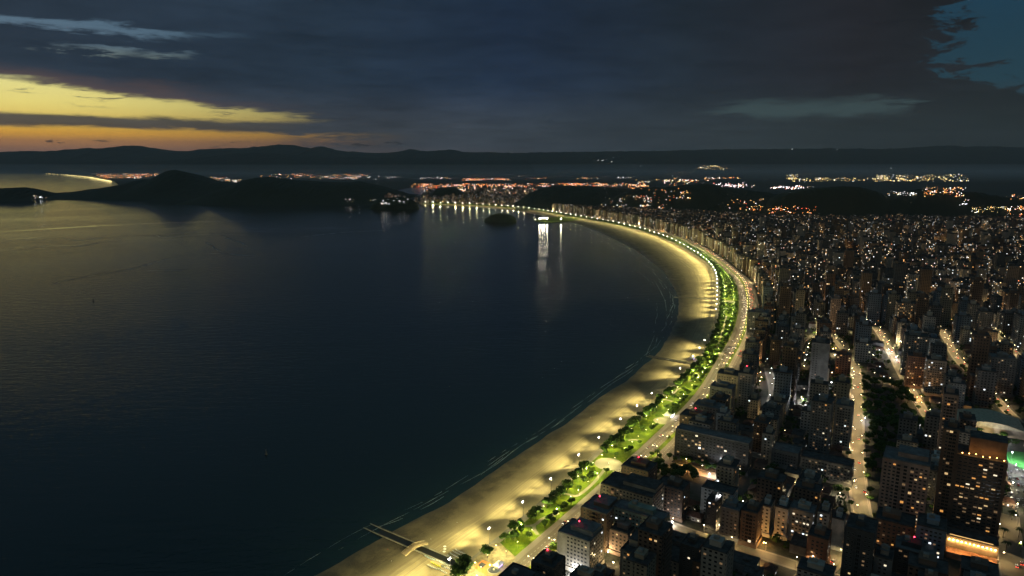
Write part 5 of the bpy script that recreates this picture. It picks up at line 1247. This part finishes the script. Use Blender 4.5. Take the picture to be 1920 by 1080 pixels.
def town(label, areas, size=.27, lift=6, slope=False):
    b = MB()
    for x0, x1, y0, y1, n, w in areas:
        cl = [(R.uniform(x0, x1), R.uniform(y0, y1)) for _ in range(max(3, n // 14))]
        for _ in range(n):
            if R.random() < .62: c = R.choice(cl); x, y = R.gauss(c[0], 5), R.gauss(c[1], 1.1)
            else: x, y = R.uniform(x0, x1), R.uniform(y0, y1)
            if not (x0 - 3 < x < x1 + 3 and y0 - .6 < y < y1 + .6): continue
            h = hit(x, y)
            if h is None or (not slope and h.z > 8): continue
            s = h.y / 682 * size * R.uniform(.35, 1.0) ** 1.3; dot(b, (h.x, h.y - s, h.z + lift), s, pickc(R, w))
    return tag(b.build('town_lights', G_T, None), label, 'lights', kind='stuff')
OR, MX, WH, YE, PK, RD = (5, 4, 2, 1, 1, 1), (2, 3, 3, 1, 1, 1), (0, 1, 6, 0, 1, 1), (0, 3, 2, 0, 5, 0), (1, 1, 3, 1, 0, 5), (5, 3, 1, 2, 0, 2)
town('orange and white lights of the far coastal town beyond the wooded headland', [(165, 320, 326, 335, 330, OR), (235, 315, 326, 330, 130, RD), (372, 432, 332, 341, 80, OR), (425, 482, 337, 346, 70, WH)])
town('row of lights along the plain behind the cape', [(488, 700, 327, 336, 220, OR), (600, 738, 331, 337, 70, WH), (548, 580, 326, 330, 40, RD)])
town('small separate groups of lights on the dark plain under the mountains', [(786, 850, 333, 336, 40, WH), (868, 958, 335.5, 339, 210, RD), (997, 1030, 333.8, 336, 26, OR), (1070, 1140, 333, 336.5, 26, MX), (1157, 1192, 332.8, 335, 26, WH), (970, 982, 331, 333, 6, WH), (1240, 1300, 320, 338, 26, MX)])
town('dense orange and white lights of the town across the far end of the bay', [(770, 1000, 345.5, 354, 420, RD), (770, 1000, 348, 362, 300, MX), (880, 1010, 354, 380, 200, MX), (1000, 1092, 345, 351, 170, RD), (1092, 1215, 343.5, 357, 300, OR), (1190, 1300, 337, 343, 50, YE), (780, 870, 366, 382, 90, YE)], .32)
town('pinkish white lights between and behind the city hills', [(1235, 1330, 338, 349, 90, MX), (1325, 1415, 344, 352, 110, PK), (1445, 1525, 350, 356, 90, PK), (1480, 1700, 334, 341, 190, YE), (1640, 1816, 328, 341, 220, YE), (1320, 1400, 333, 336, 40, MX), (1470, 1500, 328, 337, 40, YE)], .36)
town('yellow lights of a terrace halfway up the dark mountains', [(1310, 1362, 311, 319, 60, YE), (1485, 1486, 280, 280.6, 2, WH), (1568, 1573, 281, 281.6, 3, WH), (1120, 1150, 300, 303, 8, WH), (1670, 1672, 314.5, 315.5, 3, WH), (1800, 1803, 328, 329.5, 4, RD)], .36, slope=True)
town('house lights scattered over the dark hillsides above the city', [(1130, 1262, 368, 393, 130, MX), (1190, 1292, 354, 374, 70, OR), (1362, 1432, 375, 396, 60, OR), (1440, 1530, 388, 402, 90, RD), (1655, 1715, 359, 369, 55, WH), (1728, 1812, 352, 371, 150, OR), (1800, 1816, 373, 386, 16, WH), (1822, 1892, 390, 401, 70, YE), (1888, 1925, 388, 412, 60, OR), (1778, 1872, 409, 419, 40, PK), (1885, 1925, 366, 376, 20, OR), (66, 92, 368, 373, 16, WH), (112, 140, 353, 357, 8, WH), (716, 766, 374, 384, 26, WH)], .30, slope=True)
town('faint row of white lights at the water behind the dark island', [(640, 735, 375, 380, 22, WH)], .15, slope=True)
# coastal road of the far beach
b = MB()
for (x0, y0), (x1, y1), n, c in (((0, 320.3), (30, 321.8), 26, 4), ((84, 325.6), (125, 328.3), 9, 4), ((125, 328.4), (172, 333.2), 30, 4), ((168, 333), (209, 340.5), 60, 4)):
    for k in range(n):
        t = (k + R.random()) / n; x, y = x0 + (x1 - x0) * t, y0 + (y1 - y0) * t; p = G(x, y, 8); s = p[1] / 682 * .42; dot(b, (*p, 8), s, c)
tag(b.build('town_lights', G_L), 'string of yellow lamps along the far curved beach', 'lights', kind='stuff')
# street lamps, shop fronts and roof lamps all through the distant city
b = MB(); NL = 0
lots_xy = [(y, p) for y, p, *_ in lots if y < 700 and PX(*p, 3)[0] < 2080]
for y, p in lots_xy:
    n = 2 if y > 470 else 1
    for _ in range(n):
        g_ = mnoise.noise(Vector((p[0] / 210, p[1] / 210, 4.4))) + .5 * mnoise.noise(Vector((p[0] / 70, p[1] / 70, 8.1)))
        if R.random() > .80 + 1.1 * g_: continue
        q = p + np.array((R.uniform(-15, 15), R.uniform(-15, 15))); s = q[1] / 682 * (.11 + .42 * R.random() ** 3); c = pickc(R, (3, 5, 6, 1, 4, 0)); dot(b, (*q, R.choice((7, 8, 9, 5, 30, 38)) if R.random() < .35 else 8), s, c); NL += 1
# lamps along the distant streets: between the rows and across them
for rd in (430, 760, 1090, 1450, 1850, 2300, 2800):
    P = INNER + IN_ * rd
    for i in range(len(P) - 1):
        n = max(1, int(np.linalg.norm(P[i + 1] - P[i]) / 24))
        for k in range(n):
            q = P[i] + (P[i + 1] - P[i]) * (k + R.random() * .6) / n; x, y = PX(*q, 8)
            if not (-30 < x < 1960 and ylim(x) + 3 < y < 640) or R.random() < .25: continue
            dot(b, (*q, 8.5), q[1] / 682 * R.uniform(.16, .40), R.choice((1, 4, 4, 2)))
for s0 in np.arange(80, IS[-1], 340):
    i = near_idx(IS[:, None] * np.array([[1, 0]]), (s0, 0))
    for rd in np.arange(300, 3200, 26):
        q = INNER[i] + IN_[i] * (rd + R.uniform(-5, 5)); x, y = PX(*q, 8)
        if not (-30 < x < 1960 and ylim(x) + 3 < y < 640) or R.random() < .2: continue
        dot(b, (*q, 8.5), q[1] / 682 * R.uniform(.2, .45), R.choice((1, 4, 4, 2, 0)))
tag(b.build('city_lights', G_L), 'thousands of street and window lights through the distant city', 'lights', kind='stuff')
# pools of street light in the distance
k = 0; cells = set()
for y, p in sorted(lots_xy, key=lambda t: R.random()):
    g_ = 95 if y > 520 else 150; c = (g_, int(p[0] // g_), int(p[1] // g_))
    if c in cells: continue
    cells.add(c); k += 1
    q = p + np.array((R.uniform(-14, 14), R.uniform(-14, 14)))
    lamp_light('street_light', 24000 if y > 520 else 62000, R.choice([C_STREET, C_STREET, C_STREET, C_ORANGE, (1, .88, .66)]), 1.0, None, (*q, 9.0))
print('lots', len(lots), 'towers', n_t, 'houses', n_h, 'stuff', len(stuff_lots), 'dots', NL, 'pools', k)
# lamps in the near yards and lanes
for y, p, ang, row, idx, low, dd in lots:
    if y < 640 or R.random() > .42: continue
    x, _ = PX(*p, 3); q = p + np.array((math.cos(ang), math.sin(ang))) * 14.5
    if busy(q, -1) or x > 1930 or y > 1110: continue
    c = R.choice([C_STREET, C_STREET, C_WHITE, C_ORANGE, (1, .85, .62)]); z = R.uniform(4, 6.5)
    r = empty('yard_lamp', (*q, 2.4)); tag(r, 'small lamp glowing in a yard between city blocks', 'yard lamp', 'small lamps in yards of the city')
    m = MB(); m.cyl(0, 0, .10, 0, .08, z, 5); m.build('pole', M_STEEL, r); m = MB(); m.ball((0, 0, z + .3), .40, 0, 6, 5); m.build('globe', G_WHITE if c is C_WHITE else G_WARM, r)
    lamp_light('yard_light', R.choice((1500, 2500, 4000)), c, .4, r, (0, 0, z - .5))
# ------------------------------------------------------------------ park trees, distant trees
def park_fill(P, n, lab, grp, s0=.8, s1=1.35):
    xs = [q[0] for q in P]; ys = [q[1] for q in P]; k = 0; done = []
    for _ in range(4000):
        if k >= n: break
        x, y = R.uniform(min(xs), max(xs)), R.uniform(min(ys), max(ys))
        if not in_poly(x, y, P): continue
        p = G(x, y, 2.5)
        if on_street(p, 1.5) or any(np.hypot(*(p - q)) < 6 for q in done): continue
        done.append(p); tree(p, 2.4, R.uniform(s0, s1), lab, grp, 'park_tree', R=R); k += 1
park_fill(PARK, 85, 'dark tree in the unlit park beside the broad bright street', 'trees in the dark park')
park_fill([(1225, 872), (1300, 880), (1392, 900), (1398, 893), (1300, 868), (1240, 858)], 16, 'leafy tree lit amber in the hotel driveway under the black slab', 'trees in the hotel driveway', .5, .9)
park_fill([(1215, 880), (1250, 868), (1310, 892), (1300, 905), (1225, 900)], 14, 'dark bushy tree in front of the hotel driveway', 'dark trees before the hotel driveway', .7, 1.1)
park_fill([(1825, 815), (1885, 790), (1895, 815), (1870, 835)], 10, 'tree beside the curved roofed hall', 'trees beside the curved hall', .7, 1.1)
for y, p, *_ in lots:
    if y < 760 and R.random() < .30: stuff_tree(p + np.array((R.uniform(-14, 14), R.uniform(-14, 14))), 2.4, R.uniform(.8, 1.3))
# trees along the inland streets, sheds and crowns in the gaps between blocks
for q, w_, T, Nn in STREETS[:4]:
    for i in range(2, len(q) - 2, 2):
        for sd in (-1, 1):
            x, y = PX(*q[i], 3)
            if R.random() < .5 and y > 690: tree(q[i] + Nn[i] * sd * (w_ + R.uniform(-.6, 1.2)) + T[i] * R.uniform(-3, 3), 2.5, R.uniform(.5, .8), 'small tree on the pavement of a lit inland street', 'street trees inland', 'street_tree', R=R)
FOOT += [(p[0], p[1], 9) for y, p, *_ in lots]; foot_grid()
KIDS.clear(); KIDS.update(kids_map()); n_f = 0; hs = [(HOUSE[k][0], HOUSE[k][1], HOUSE[k][2]) for k in used if not isinstance(k, tuple)]
fill = MB(); ft = []
for _ in range(9000):
    x, y = R.uniform(1180, 1940), R.uniform(560, 1110)
    p = G(x, y, 2.5); sx, dd, i = inland(p)
    if dd < 46 or any(in_poly(x, y, E) for E in EXCL) or on_street(p, 7): continue
    if busy(p, 5.5): 
        if not busy(p, 1.0) and R.random() < .10: stuff_tree(p, 2.4, R.uniform(.6, 1.0))
        continue
    FOOT.append((p[0], p[1], 7)); FG.setdefault((int(p[0] // 60), int(p[1] // 60)), []).append((p[0], p[1], 7)); n_f += 1
    if n_f > 125: 
        stuff_tree(p, 2.4, R.uniform(.8, 1.2)); continue
    n = axes(p); src, col, hip = R.choice(hs); c = copy_tree(src); c.location = (*p, 2.3); c.rotation_euler = (0, 0, math.atan2(n[1], n[0]) + R.choice((0, math.pi / 2))); c.scale = (R.uniform(.6, .9), R.uniform(.7, .95), R.uniform(.8, 1.2))
    tag(c, f'small {CW[col]} {"house with tiled roof" if hip else "flat roofed shed"} squeezed into a gap between taller blocks inland', 'house', 'small buildings squeezed into gaps')
print('infill', n_f)
tag(far_crowns.build('tree_canopy', M_LEAF), 'small leafy crowns of the far garden and the city streets', 'trees', kind='stuff')
# ------------------------------------------------------------------ traffic
def car_proto(col):
    r = empty('car'); L, w = 4.3, 1.75; m = MB()
    pf = [(-2.15, .35), (-2.15, .80), (-1.2, .95), (1.9, .98), (2.15, .85), (2.15, .35)]
    for a in range(len(pf)):
        c = (a + 1) % len(pf); m.quad((pf[a][0], -w / 2, pf[a][1]), (pf[c][0], -w / 2, pf[c][1]), (pf[c][0], w / 2, pf[c][1]), (pf[a][0], w / 2, pf[a][1]))
    for s in (-w / 2, w / 2): k = len(m.v); m.v += [(x, s, z) for x, z in pf]; m.f.append(tuple(range(k, k + 6))); m.m.append(0); m.uv += [(0, 0)] * 6
    m.frustum([(-.35, -.74), (.95, -.74), (.95, .74), (-.35, .74)], 1.42, [(-.34, -.73), (.94, -.73), (.94, .73), (-.34, .73)], 1.46)
    m.build('body', col, r)
    m = MB(); m.frustum([(-1.15, -.83), (1.75, -.83), (1.75, .83), (-1.15, .83)], .96, [(-.35, -.72), (.95, -.72), (.95, .72), (-.35, .72)], 1.42, cap=False); m.build('windows', M_GLASS, r)
    for s in (-1, 1):
        m = MB(); m.box(-2.26, -2.13, s * .62 - .2, s * .62 + .2, .58, .80); m.build('headlight', G_HEAD, r)
        m = MB(); m.box(2.13, 2.26, s * .62 - .22, s * .62 + .22, .62, .86); m.build('taillight', G_TAIL, r)
        for x in (-1.35, 1.35):
            m = MB()
            A = [2 * math.pi * i / 10 for i in range(10)]
            for i in range(10):
                a0, a1 = A[i], A[(i + 1) % 10]; y0, y1 = sorted((s * .70, s * .90))
                m.quad((x + .32 * math.cos(a0), y0, .32 + .32 * math.sin(a0)), (x + .32 * math.cos(a0), y1, .32 + .32 * math.sin(a0)), (x + .32 * math.cos(a1), y1, .32 + .32 * math.sin(a1)), (x + .32 * math.cos(a1), y0, .32 + .32 * math.sin(a1)))
                m.tri((x, s * .905, .32), (x + .32 * math.cos(a0), s * .90, .32 + .32 * math.sin(a0)), (x + .32 * math.cos(a1), s * .90, .32 + .32 * math.sin(a1)))
            m.build('wheel', M_DK, r)
    return r
CARC = [('white', (.70, .70, .70)), ('silver', (.42, .43, .45)), ('black', (.02, .02, .022)), ('red', (.35, .03, .03)), ('grey', (.16, .17, .18))]
CARS = [(n, car_proto(base_mat('car_' + n, c, .35, .2, .5, .04))) for n, c in CARC]
KIDS.clear(); KIDS.update(kids_map()); cu = set(); nc = [0]
def put_car(p, heading, lab, grp, z=2.62):
    k = R.choice((0, 0, 1, 1, 2, 2, 3, 4)); n, src = CARS[k]; c = src if k not in cu else copy_tree(src); cu.add(k)
    c.location = (*p, z); c.rotation_euler = (0, 0, heading + math.pi); tag(c, lab.format(n), 'car', grp); nc[0] += 1
    return c
for i in range(8, len(INNER) - 80):
    x, y = PX(*INNER[i], 2.6)
    if y > 1090 or y < 455: continue
    t = math.atan2(IT[i][1], IT[i][0]); jam = 535 < y < 620
    for off, hd in ((4.4, 1), (8, 1), (11.6, 1), (20.5, 0), (24.2, 0), (27.6, 0)):
        if R.random() < (.11 if not jam else .27) * (1.6 if (off in (4.4,) and y > 760) else 1):
            put_car(INNER[i] + IN_[i] * off + IT[i] * R.uniform(-2.4, 2.4), t + (math.pi if hd else 0), '{} car driving towards the viewer on the avenue lanes beside the garden' if hd else '{} car with red tail lights driving away on the inland lanes of the avenue', 'cars on the seafront avenue')
for q, w_, T, Nn in STREETS[:4] + STREETS[6:7] + STREETS[8:9]:
    for i in range(3, len(q) - 3):
        for s in (-1, 1):
            if R.random() < .11: put_car(q[i] + Nn[i] * s * (w_ - 2.5) * R.choice((.35, .82)), math.atan2(T[i][1], T[i][0]) + (math.pi if s < 0 else 0), '{} car on the lit city streets inland', 'cars on the inland streets', 2.57)
for k, (n, src) in enumerate(CARS):
    if k not in cu:
        for o in KIDS.get(src.name, []): bpy.data.objects.remove(o)
        bpy.data.objects.remove(src)
# cars parked on the lit lot at the right edge
for k in range(18):
    x, y = 1896 + (k % 3) * 11 + R.uniform(-2, 2), 884 + (k // 3) * 13 + R.uniform(-2, 2)
    pc = put_car(G(x, y, 2.5), math.radians(63), '{} car parked on the lit lot at the right edge', 'cars parked on the lot at the right edge', 2.52)
    for ch in [o for o in pc.children if 'light' in o.name]: ch.data = ch.data.copy(); ch.data.materials[0] = M_PAINT if 'head' in ch.name else M_WALL['brick']
for x, y in ((1900, 905), (1908, 945)): yard_light(x, y, 6500, (1, .86, .52), 9, f'lamp over the car lot at the right edge, {"upper" if y < 920 else "lower"} one')
# ------------------------------------------------------------------ people and parasols on the sand
def person_mesh(shirt, legs):
    J = [(0, 0, .95), (0, 0, 1.15), (0, 0, 1.38), (0, -.01, 1.52), (0, -.02, 1.60), (0, -.02, 1.73), (.20, 0, 1.38), (.27, .03, 1.12), (.29, -.05, .88), (-.20, 0, 1.38), (-.28, -.02, 1.12), (-.26, -.12, .90), (.10, 0, .92), (.12, -.10, .50), (.12, .02, .08), (.12, -.14, .03), (-.10, 0, .92), (-.11, .06, .50), (-.11, .20, .09), (-.11, .06, .03)]
    E = [(0, 1), (1, 2), (2, 3), (3, 4), (4, 5), (2, 6), (6, 7), (7, 8), (2, 9), (9, 10), (10, 11), (0, 12), (12, 13), (13, 14), (14, 15), (0, 16), (16, 17), (17, 18), (18, 19)]
    rad = [.14, .13, .15, .06, .085, .075, .065, .045, .035, .065, .045, .035, .09, .06, .045, .04, .09, .06, .045, .04]
    for b0, sg in ((8, 1), (11, -1)):
        h = J[b0]
        for k in range(5):
            J.append((h[0] + sg * (.02 if k else -.01), h[1] - .03 + .017 * k - (.03 if k == 0 else 0), h[2] - (.10 if k in (2, 3) else .085) + (.03 if k == 0 else 0))); E.append((b0, len(J) - 1)); rad.append(.011)
    me = bpy.data.meshes.new('person_frame'); me.from_pydata(J, E, []); o = bpy.data.objects.new('person_frame', me); COL.objects.link(o)
    sk = o.modifiers.new('skin', 'SKIN')
    for i, q in enumerate(me.skin_vertices[0].data): q.radius = (rad[i], rad[i]); q.use_root = i == 0
    ss = o.modifiers.new('sub', 'SUBSURF'); ss.levels = 1
    bpy.context.view_layer.update(); out = bpy.data.meshes.new_from_object(o.evaluated_get(bpy.context.evaluated_depsgraph_get())); bpy.data.objects.remove(o)
    for m in (M_SKIN, shirt, legs): out.materials.append(m)
    for f in out.polygons: z = f.center.z; ax = abs(f.center.x); f.material_index = 1 if (.98 < z < 1.47 and not (ax > .25 and z < 1.15)) else (2 if .48 < z <= .98 and ax < .22 else 0)
    return out
M_SKIN = base_mat('skin', (.32, .19, .12), .6, var=.05)
cloth = {k: base_mat('cloth_' + k, v, .9, var=.08) for k, v in {'white': (.7, .7, .68), 'yellow': (.7, .5, .05), 'dark': (.04, .04, .06), 'red': (.5, .06, .05)}.items()}
HAIR = MB(); HAIR.ball((0, .012, 1.755), .095, 0, 8, 6, 1, 1.05, .9); HAIR_M = HAIR.mesh('hair', cloth['dark'], True)
PM = {k: person_mesh(cloth[k], cloth['dark']) for k in ('white', 'yellow', 'red')}
for x, y, c, lab in [(831, 977, 'white', 'person in a white shirt walking alone on the lit sand near the footbridge'), (857, 981, 'white', 'person in a white shirt standing on the brightest sand inland of the lone walker'), (808, 1012, 'white', 'person in white at the far foot of the footbridge'), (734, 1053, 'white', 'person in white on the dim sand on the near side of the canal'), (727, 1030, 'red', 'person in red on the dim sand nearest the water'), (779, 1058, 'yellow', 'person in yellow on the lit sand beside the canoes'), (1107, 782, 'white', 'person in white, one of a pair by the middle masts'), (1109, 785, 'red', 'person in red, other one of the pair by the middle masts'), (1107, 819, 'white', 'person in white on the dark band of sand below the middle masts'), (1146, 765, 'white', 'person in white on bright sand farthest up the beach')]:
    p = G(x, y, 1.8); r = empty('person', (*p, sand_z(p) + .02), R.uniform(0, 6.28)); tag(r, lab, 'person'); link('body', PM[c], r); link('hair', HAIR_M, r)
for k, (x, y) in enumerate(((834, 1028), (834, 1033), (833, 1038))):
    p = G(x, y, 2); r = empty('beach_parasol', (*p, sand_z(p))); tag(r, f'closed up white parasol in a short line by the canoes, {("farthest", "middle", "nearest")[k]} one', 'parasol', 'white parasols by the canoes')
    m = MB(); m.cyl(0, 0, .04, 0, .04, 2.5, 6); m.build('pole', M_STEEL, r); m = MB(); m.cyl(0, 0, 1.3, 1.9, .05, 2.5, 10); m.build('canopy', M_TENT, r)
# ------------------------------------------------------------------ surf, and painted sky sheen on the bay
M_FOAM_SHEEN = base_mat('foam_and_sheen', (.48, .50, .50), .8, var=.4, scale=.8)
b = MB()
def foam(px, w0, seed):
    q = resample(catmull([G(x, y, 0) for x, y in px], 3), 3); T, Nn = frame(q); n = len(q)
    prev = None
    for i in range(n):
        t = i / max(1, n - 1); g = mnoise.noise(Vector((i * .11, seed, 0))); w = max(0, w0 * .8 * (math.sin(math.pi * t) ** .5) * (.55 + 1.0 * g)); o = 3.2 * mnoise.noise(Vector((i * .045, seed + 9, 0)))
        c = q[i] + Nn[i] * o; cur = (c - Nn[i] * w / 2, c + Nn[i] * w / 2)
        if prev is not None and w > .12: b.quad((*prev[0], .06), (*cur[0], .06), (*cur[1], .06), (*prev[1], .06))
        prev = cur
for k, (px, w) in enumerate([([(700, 990), (725, 983), (751, 974), (775, 962)], .9), ([(783, 958), (808, 944), (830, 930), (851, 916)], 1.3), ([(860, 918), (896, 893), (930, 868), (962, 841)], 1.1), ([(915, 874), (935, 858), (958, 842)], 1.6), ([(984, 830), (1010, 816), (1033, 801)], 1.6), ([(1036, 800), (1057, 781), (1080, 768)], 1.3), ([(1066, 776), (1090, 760), (1112, 745)], 1.5),
    ([(1108, 742), (1130, 726), (1157, 707), (1180, 694), (1198, 681)], 1.9), ([(1172, 692), (1186, 684), (1193, 678)], 2.4), ([(1196, 684), (1212, 664), (1221, 645), (1228, 622)], 1.1), ([(1212, 664), (1224, 655), (1232, 645)], 1.0), ([(1220, 640), (1229, 610), (1232, 585), (1231, 560)], .8),
    ([(1226, 526), (1238, 545), (1245, 560), (1248, 575), (1252, 588)], 1.6), ([(1252, 590), (1258, 580), (1263, 570), (1261, 556), (1254, 548)], 1.6), ([(1248, 612), (1250, 598), (1256, 586)], 1.2), ([(1180, 497), (1195, 508), (1204, 516)], 1.1), ([(1212, 522), (1218, 530), (1221, 538)], 1.0), ([(1235, 525), (1240, 533), (1246, 545)], .9)]): foam(px, w * .45, k * 3.1)
sh = SHORE; sT, sN = frame(sh)
for off, sd in ((1.5, 3.3), (9, 40.1)):
    prev = None
    for i in range(len(sh)):
        for h2 in (0, .5):
            if i + h2 > len(sh) - 1: continue
            c0 = sh[i] * (1 - h2) + sh[min(i + 1, len(sh) - 1)] * h2; j = i + h2
            if PX(*c0, 0)[1] < 440: continue
            g = mnoise.noise(Vector((j * .23, sd, 0))) + .5 * mnoise.noise(Vector((j * .9, sd, 2)))
            c = c0 - sN[i] * (off + 4.5 * mnoise.noise(Vector((j * .12, sd + 5, 0)))); w = max(0, .10 + .55 * g)
            cur = (c - sN[i] * w / 2, c + sN[i] * w / 2)
            if prev is not None and w > .1: b.quad((*prev[0], .07), (*cur[0], .07), (*cur[1], .07), (*prev[1], .07))
            prev = cur
for k, (px, w) in enumerate([([(60, 452), (113, 447), (140, 451), (167, 450), (207, 444), (259, 441), (296, 441), (340, 437), (398, 433.5)], 9), ([(100, 534), (119, 527), (185, 515), (237, 506), (270, 498), (296, 490), (333, 484)], 6), ([(367, 478), (415, 475), (450, 478), (483, 480)], 6), ([(418, 443), (437, 451), (452, 455), (463, 462)], 7), ([(385, 454), (398, 460), (402, 466), (415, 472)], 6), ([(10, 470), (40, 468), (89, 461)], 8), ([(274, 508), (310, 507), (348, 507)], 5), ([(0, 452), (40, 450), (90, 446)], 9), ([(110, 463), (150, 462), (190, 455), (230, 452)], 9), ([(290, 441), (310, 445), (360, 441), (410, 440), (470, 441)], 7), ([(560, 445), (640, 436), (720, 432)], 6)]): foam(px, w, 60 + k * 2.3)  # pale strips painting the sky's reflection in smooth slicks out on the bay
tag(b.build('foam_and_sheen', M_FOAM_SHEEN), 'thin broken lines of surf along the water edge, and painted streaks of sky sheen on the bay', 'foam', kind='stuff')

# oily calm slicks on the bay: smoother water that mirrors the low bright sky
m = bpy.data.materials.new('calm_slick'); m.use_nodes = True; N = NT(m.node_tree); q = N.n['Principled BSDF']
q.inputs['Base Color'].default_value = (.006, .019, .025, 1); q.inputs['IOR'].default_value = 1.333
geo = N.new('ShaderNodeNewGeometry'); px_, py_, _ = N.sep(geo.outputs['Position'])
N.put(q.inputs['Roughness'], N.mr(N.noise(N.xyz(N.m('MULTIPLY', px_, .004), N.m('MULTIPLY', py_, .012)), 1.0, 4.0, .6), .35, .65, .02, .10))
b = MB()
for k, (px, w) in enumerate([([(-40, 437), (60, 431), (160, 425), (280, 419), (400, 415.5), (500, 414)], 85), ([(60, 452), (113, 447), (140, 450), (207, 444), (259, 441), (296, 441), (340, 437), (398, 433.5), (440, 432)], 24), ([(290, 441), (310, 444), (360, 441), (410, 439), (470, 441)], 14), ([(0, 449), (40, 447), (95, 445)], 26), ([(110, 462), (150, 461), (190, 455), (232, 451)], 34), ([(418, 442), (437, 450), (452, 454), (463, 461)], 12), ([(385, 453), (398, 459), (402, 465), (415, 471)], 9), ([(10, 470), (40, 468), (89, 461)], 20), ([(100, 534), (119, 527), (185, 515), (237, 506), (270, 498), (296, 490), (333, 484)], 10), ([(367, 478), (415, 475), (450, 477), (483, 480)], 10)]): foam(px, w, 130 + k * 1.7)
tag(b.build('calm_slick', m), 'smooth streaks of calm water mirroring the golden sky', 'water streaks', kind='stuff')
# ------------------------------------------------------------------ evening haze
m = bpy.data.materials.new('haze_air'); m.use_nodes = True; N = NT(m.node_tree)
N.n.remove(N.n['Principled BSDF']); pv = N.new('ShaderNodeVolumePrincipled')
pv.inputs['Color'].default_value = (.82, .90, 1.0, 1); pv.inputs['Density'].default_value = HAZE; pv.inputs['Anisotropy'].default_value = 0.0
N.l.new(pv.outputs[0], N.n['Material Output'].inputs['Volume'])
b = MB(); b.box(-W - 500, W + 500, -5000, 31000, -3.5, 1500); tag(b.build('haze', m), 'thin evening haze over the bay and the city', 'haze', kind='stuff')

# low evening mist lying on the coastal plain under the mountains
m = bpy.data.materials.new('plain_mist'); m.use_nodes = True; N = NT(m.node_tree)
N.n.remove(N.n['Principled BSDF']); pv = N.new('ShaderNodeVolumePrincipled')
pv.inputs['Color'].default_value = (.85, .90, 1.0, 1); pv.inputs['Density'].default_value = 0.55e-4
N.l.new(pv.outputs[0], N.n['Material Output'].inputs['Volume'])
for k, (top, lab) in enumerate(((55, 'lowest sheet of pale mist on the plain below the mountains'), (120, 'middle sheet of pale mist above the plain below the mountains'), (210, 'thin upper sheet of mist before the mountains'))):
    b = MB(); b.box(-26000 + 40 * k, 26000 - 40 * k, 9000 + 700 * k, 19300 - 90 * k, 6 + k, top); tag(b.build('mist', m), lab, 'mist', kind='stuff')
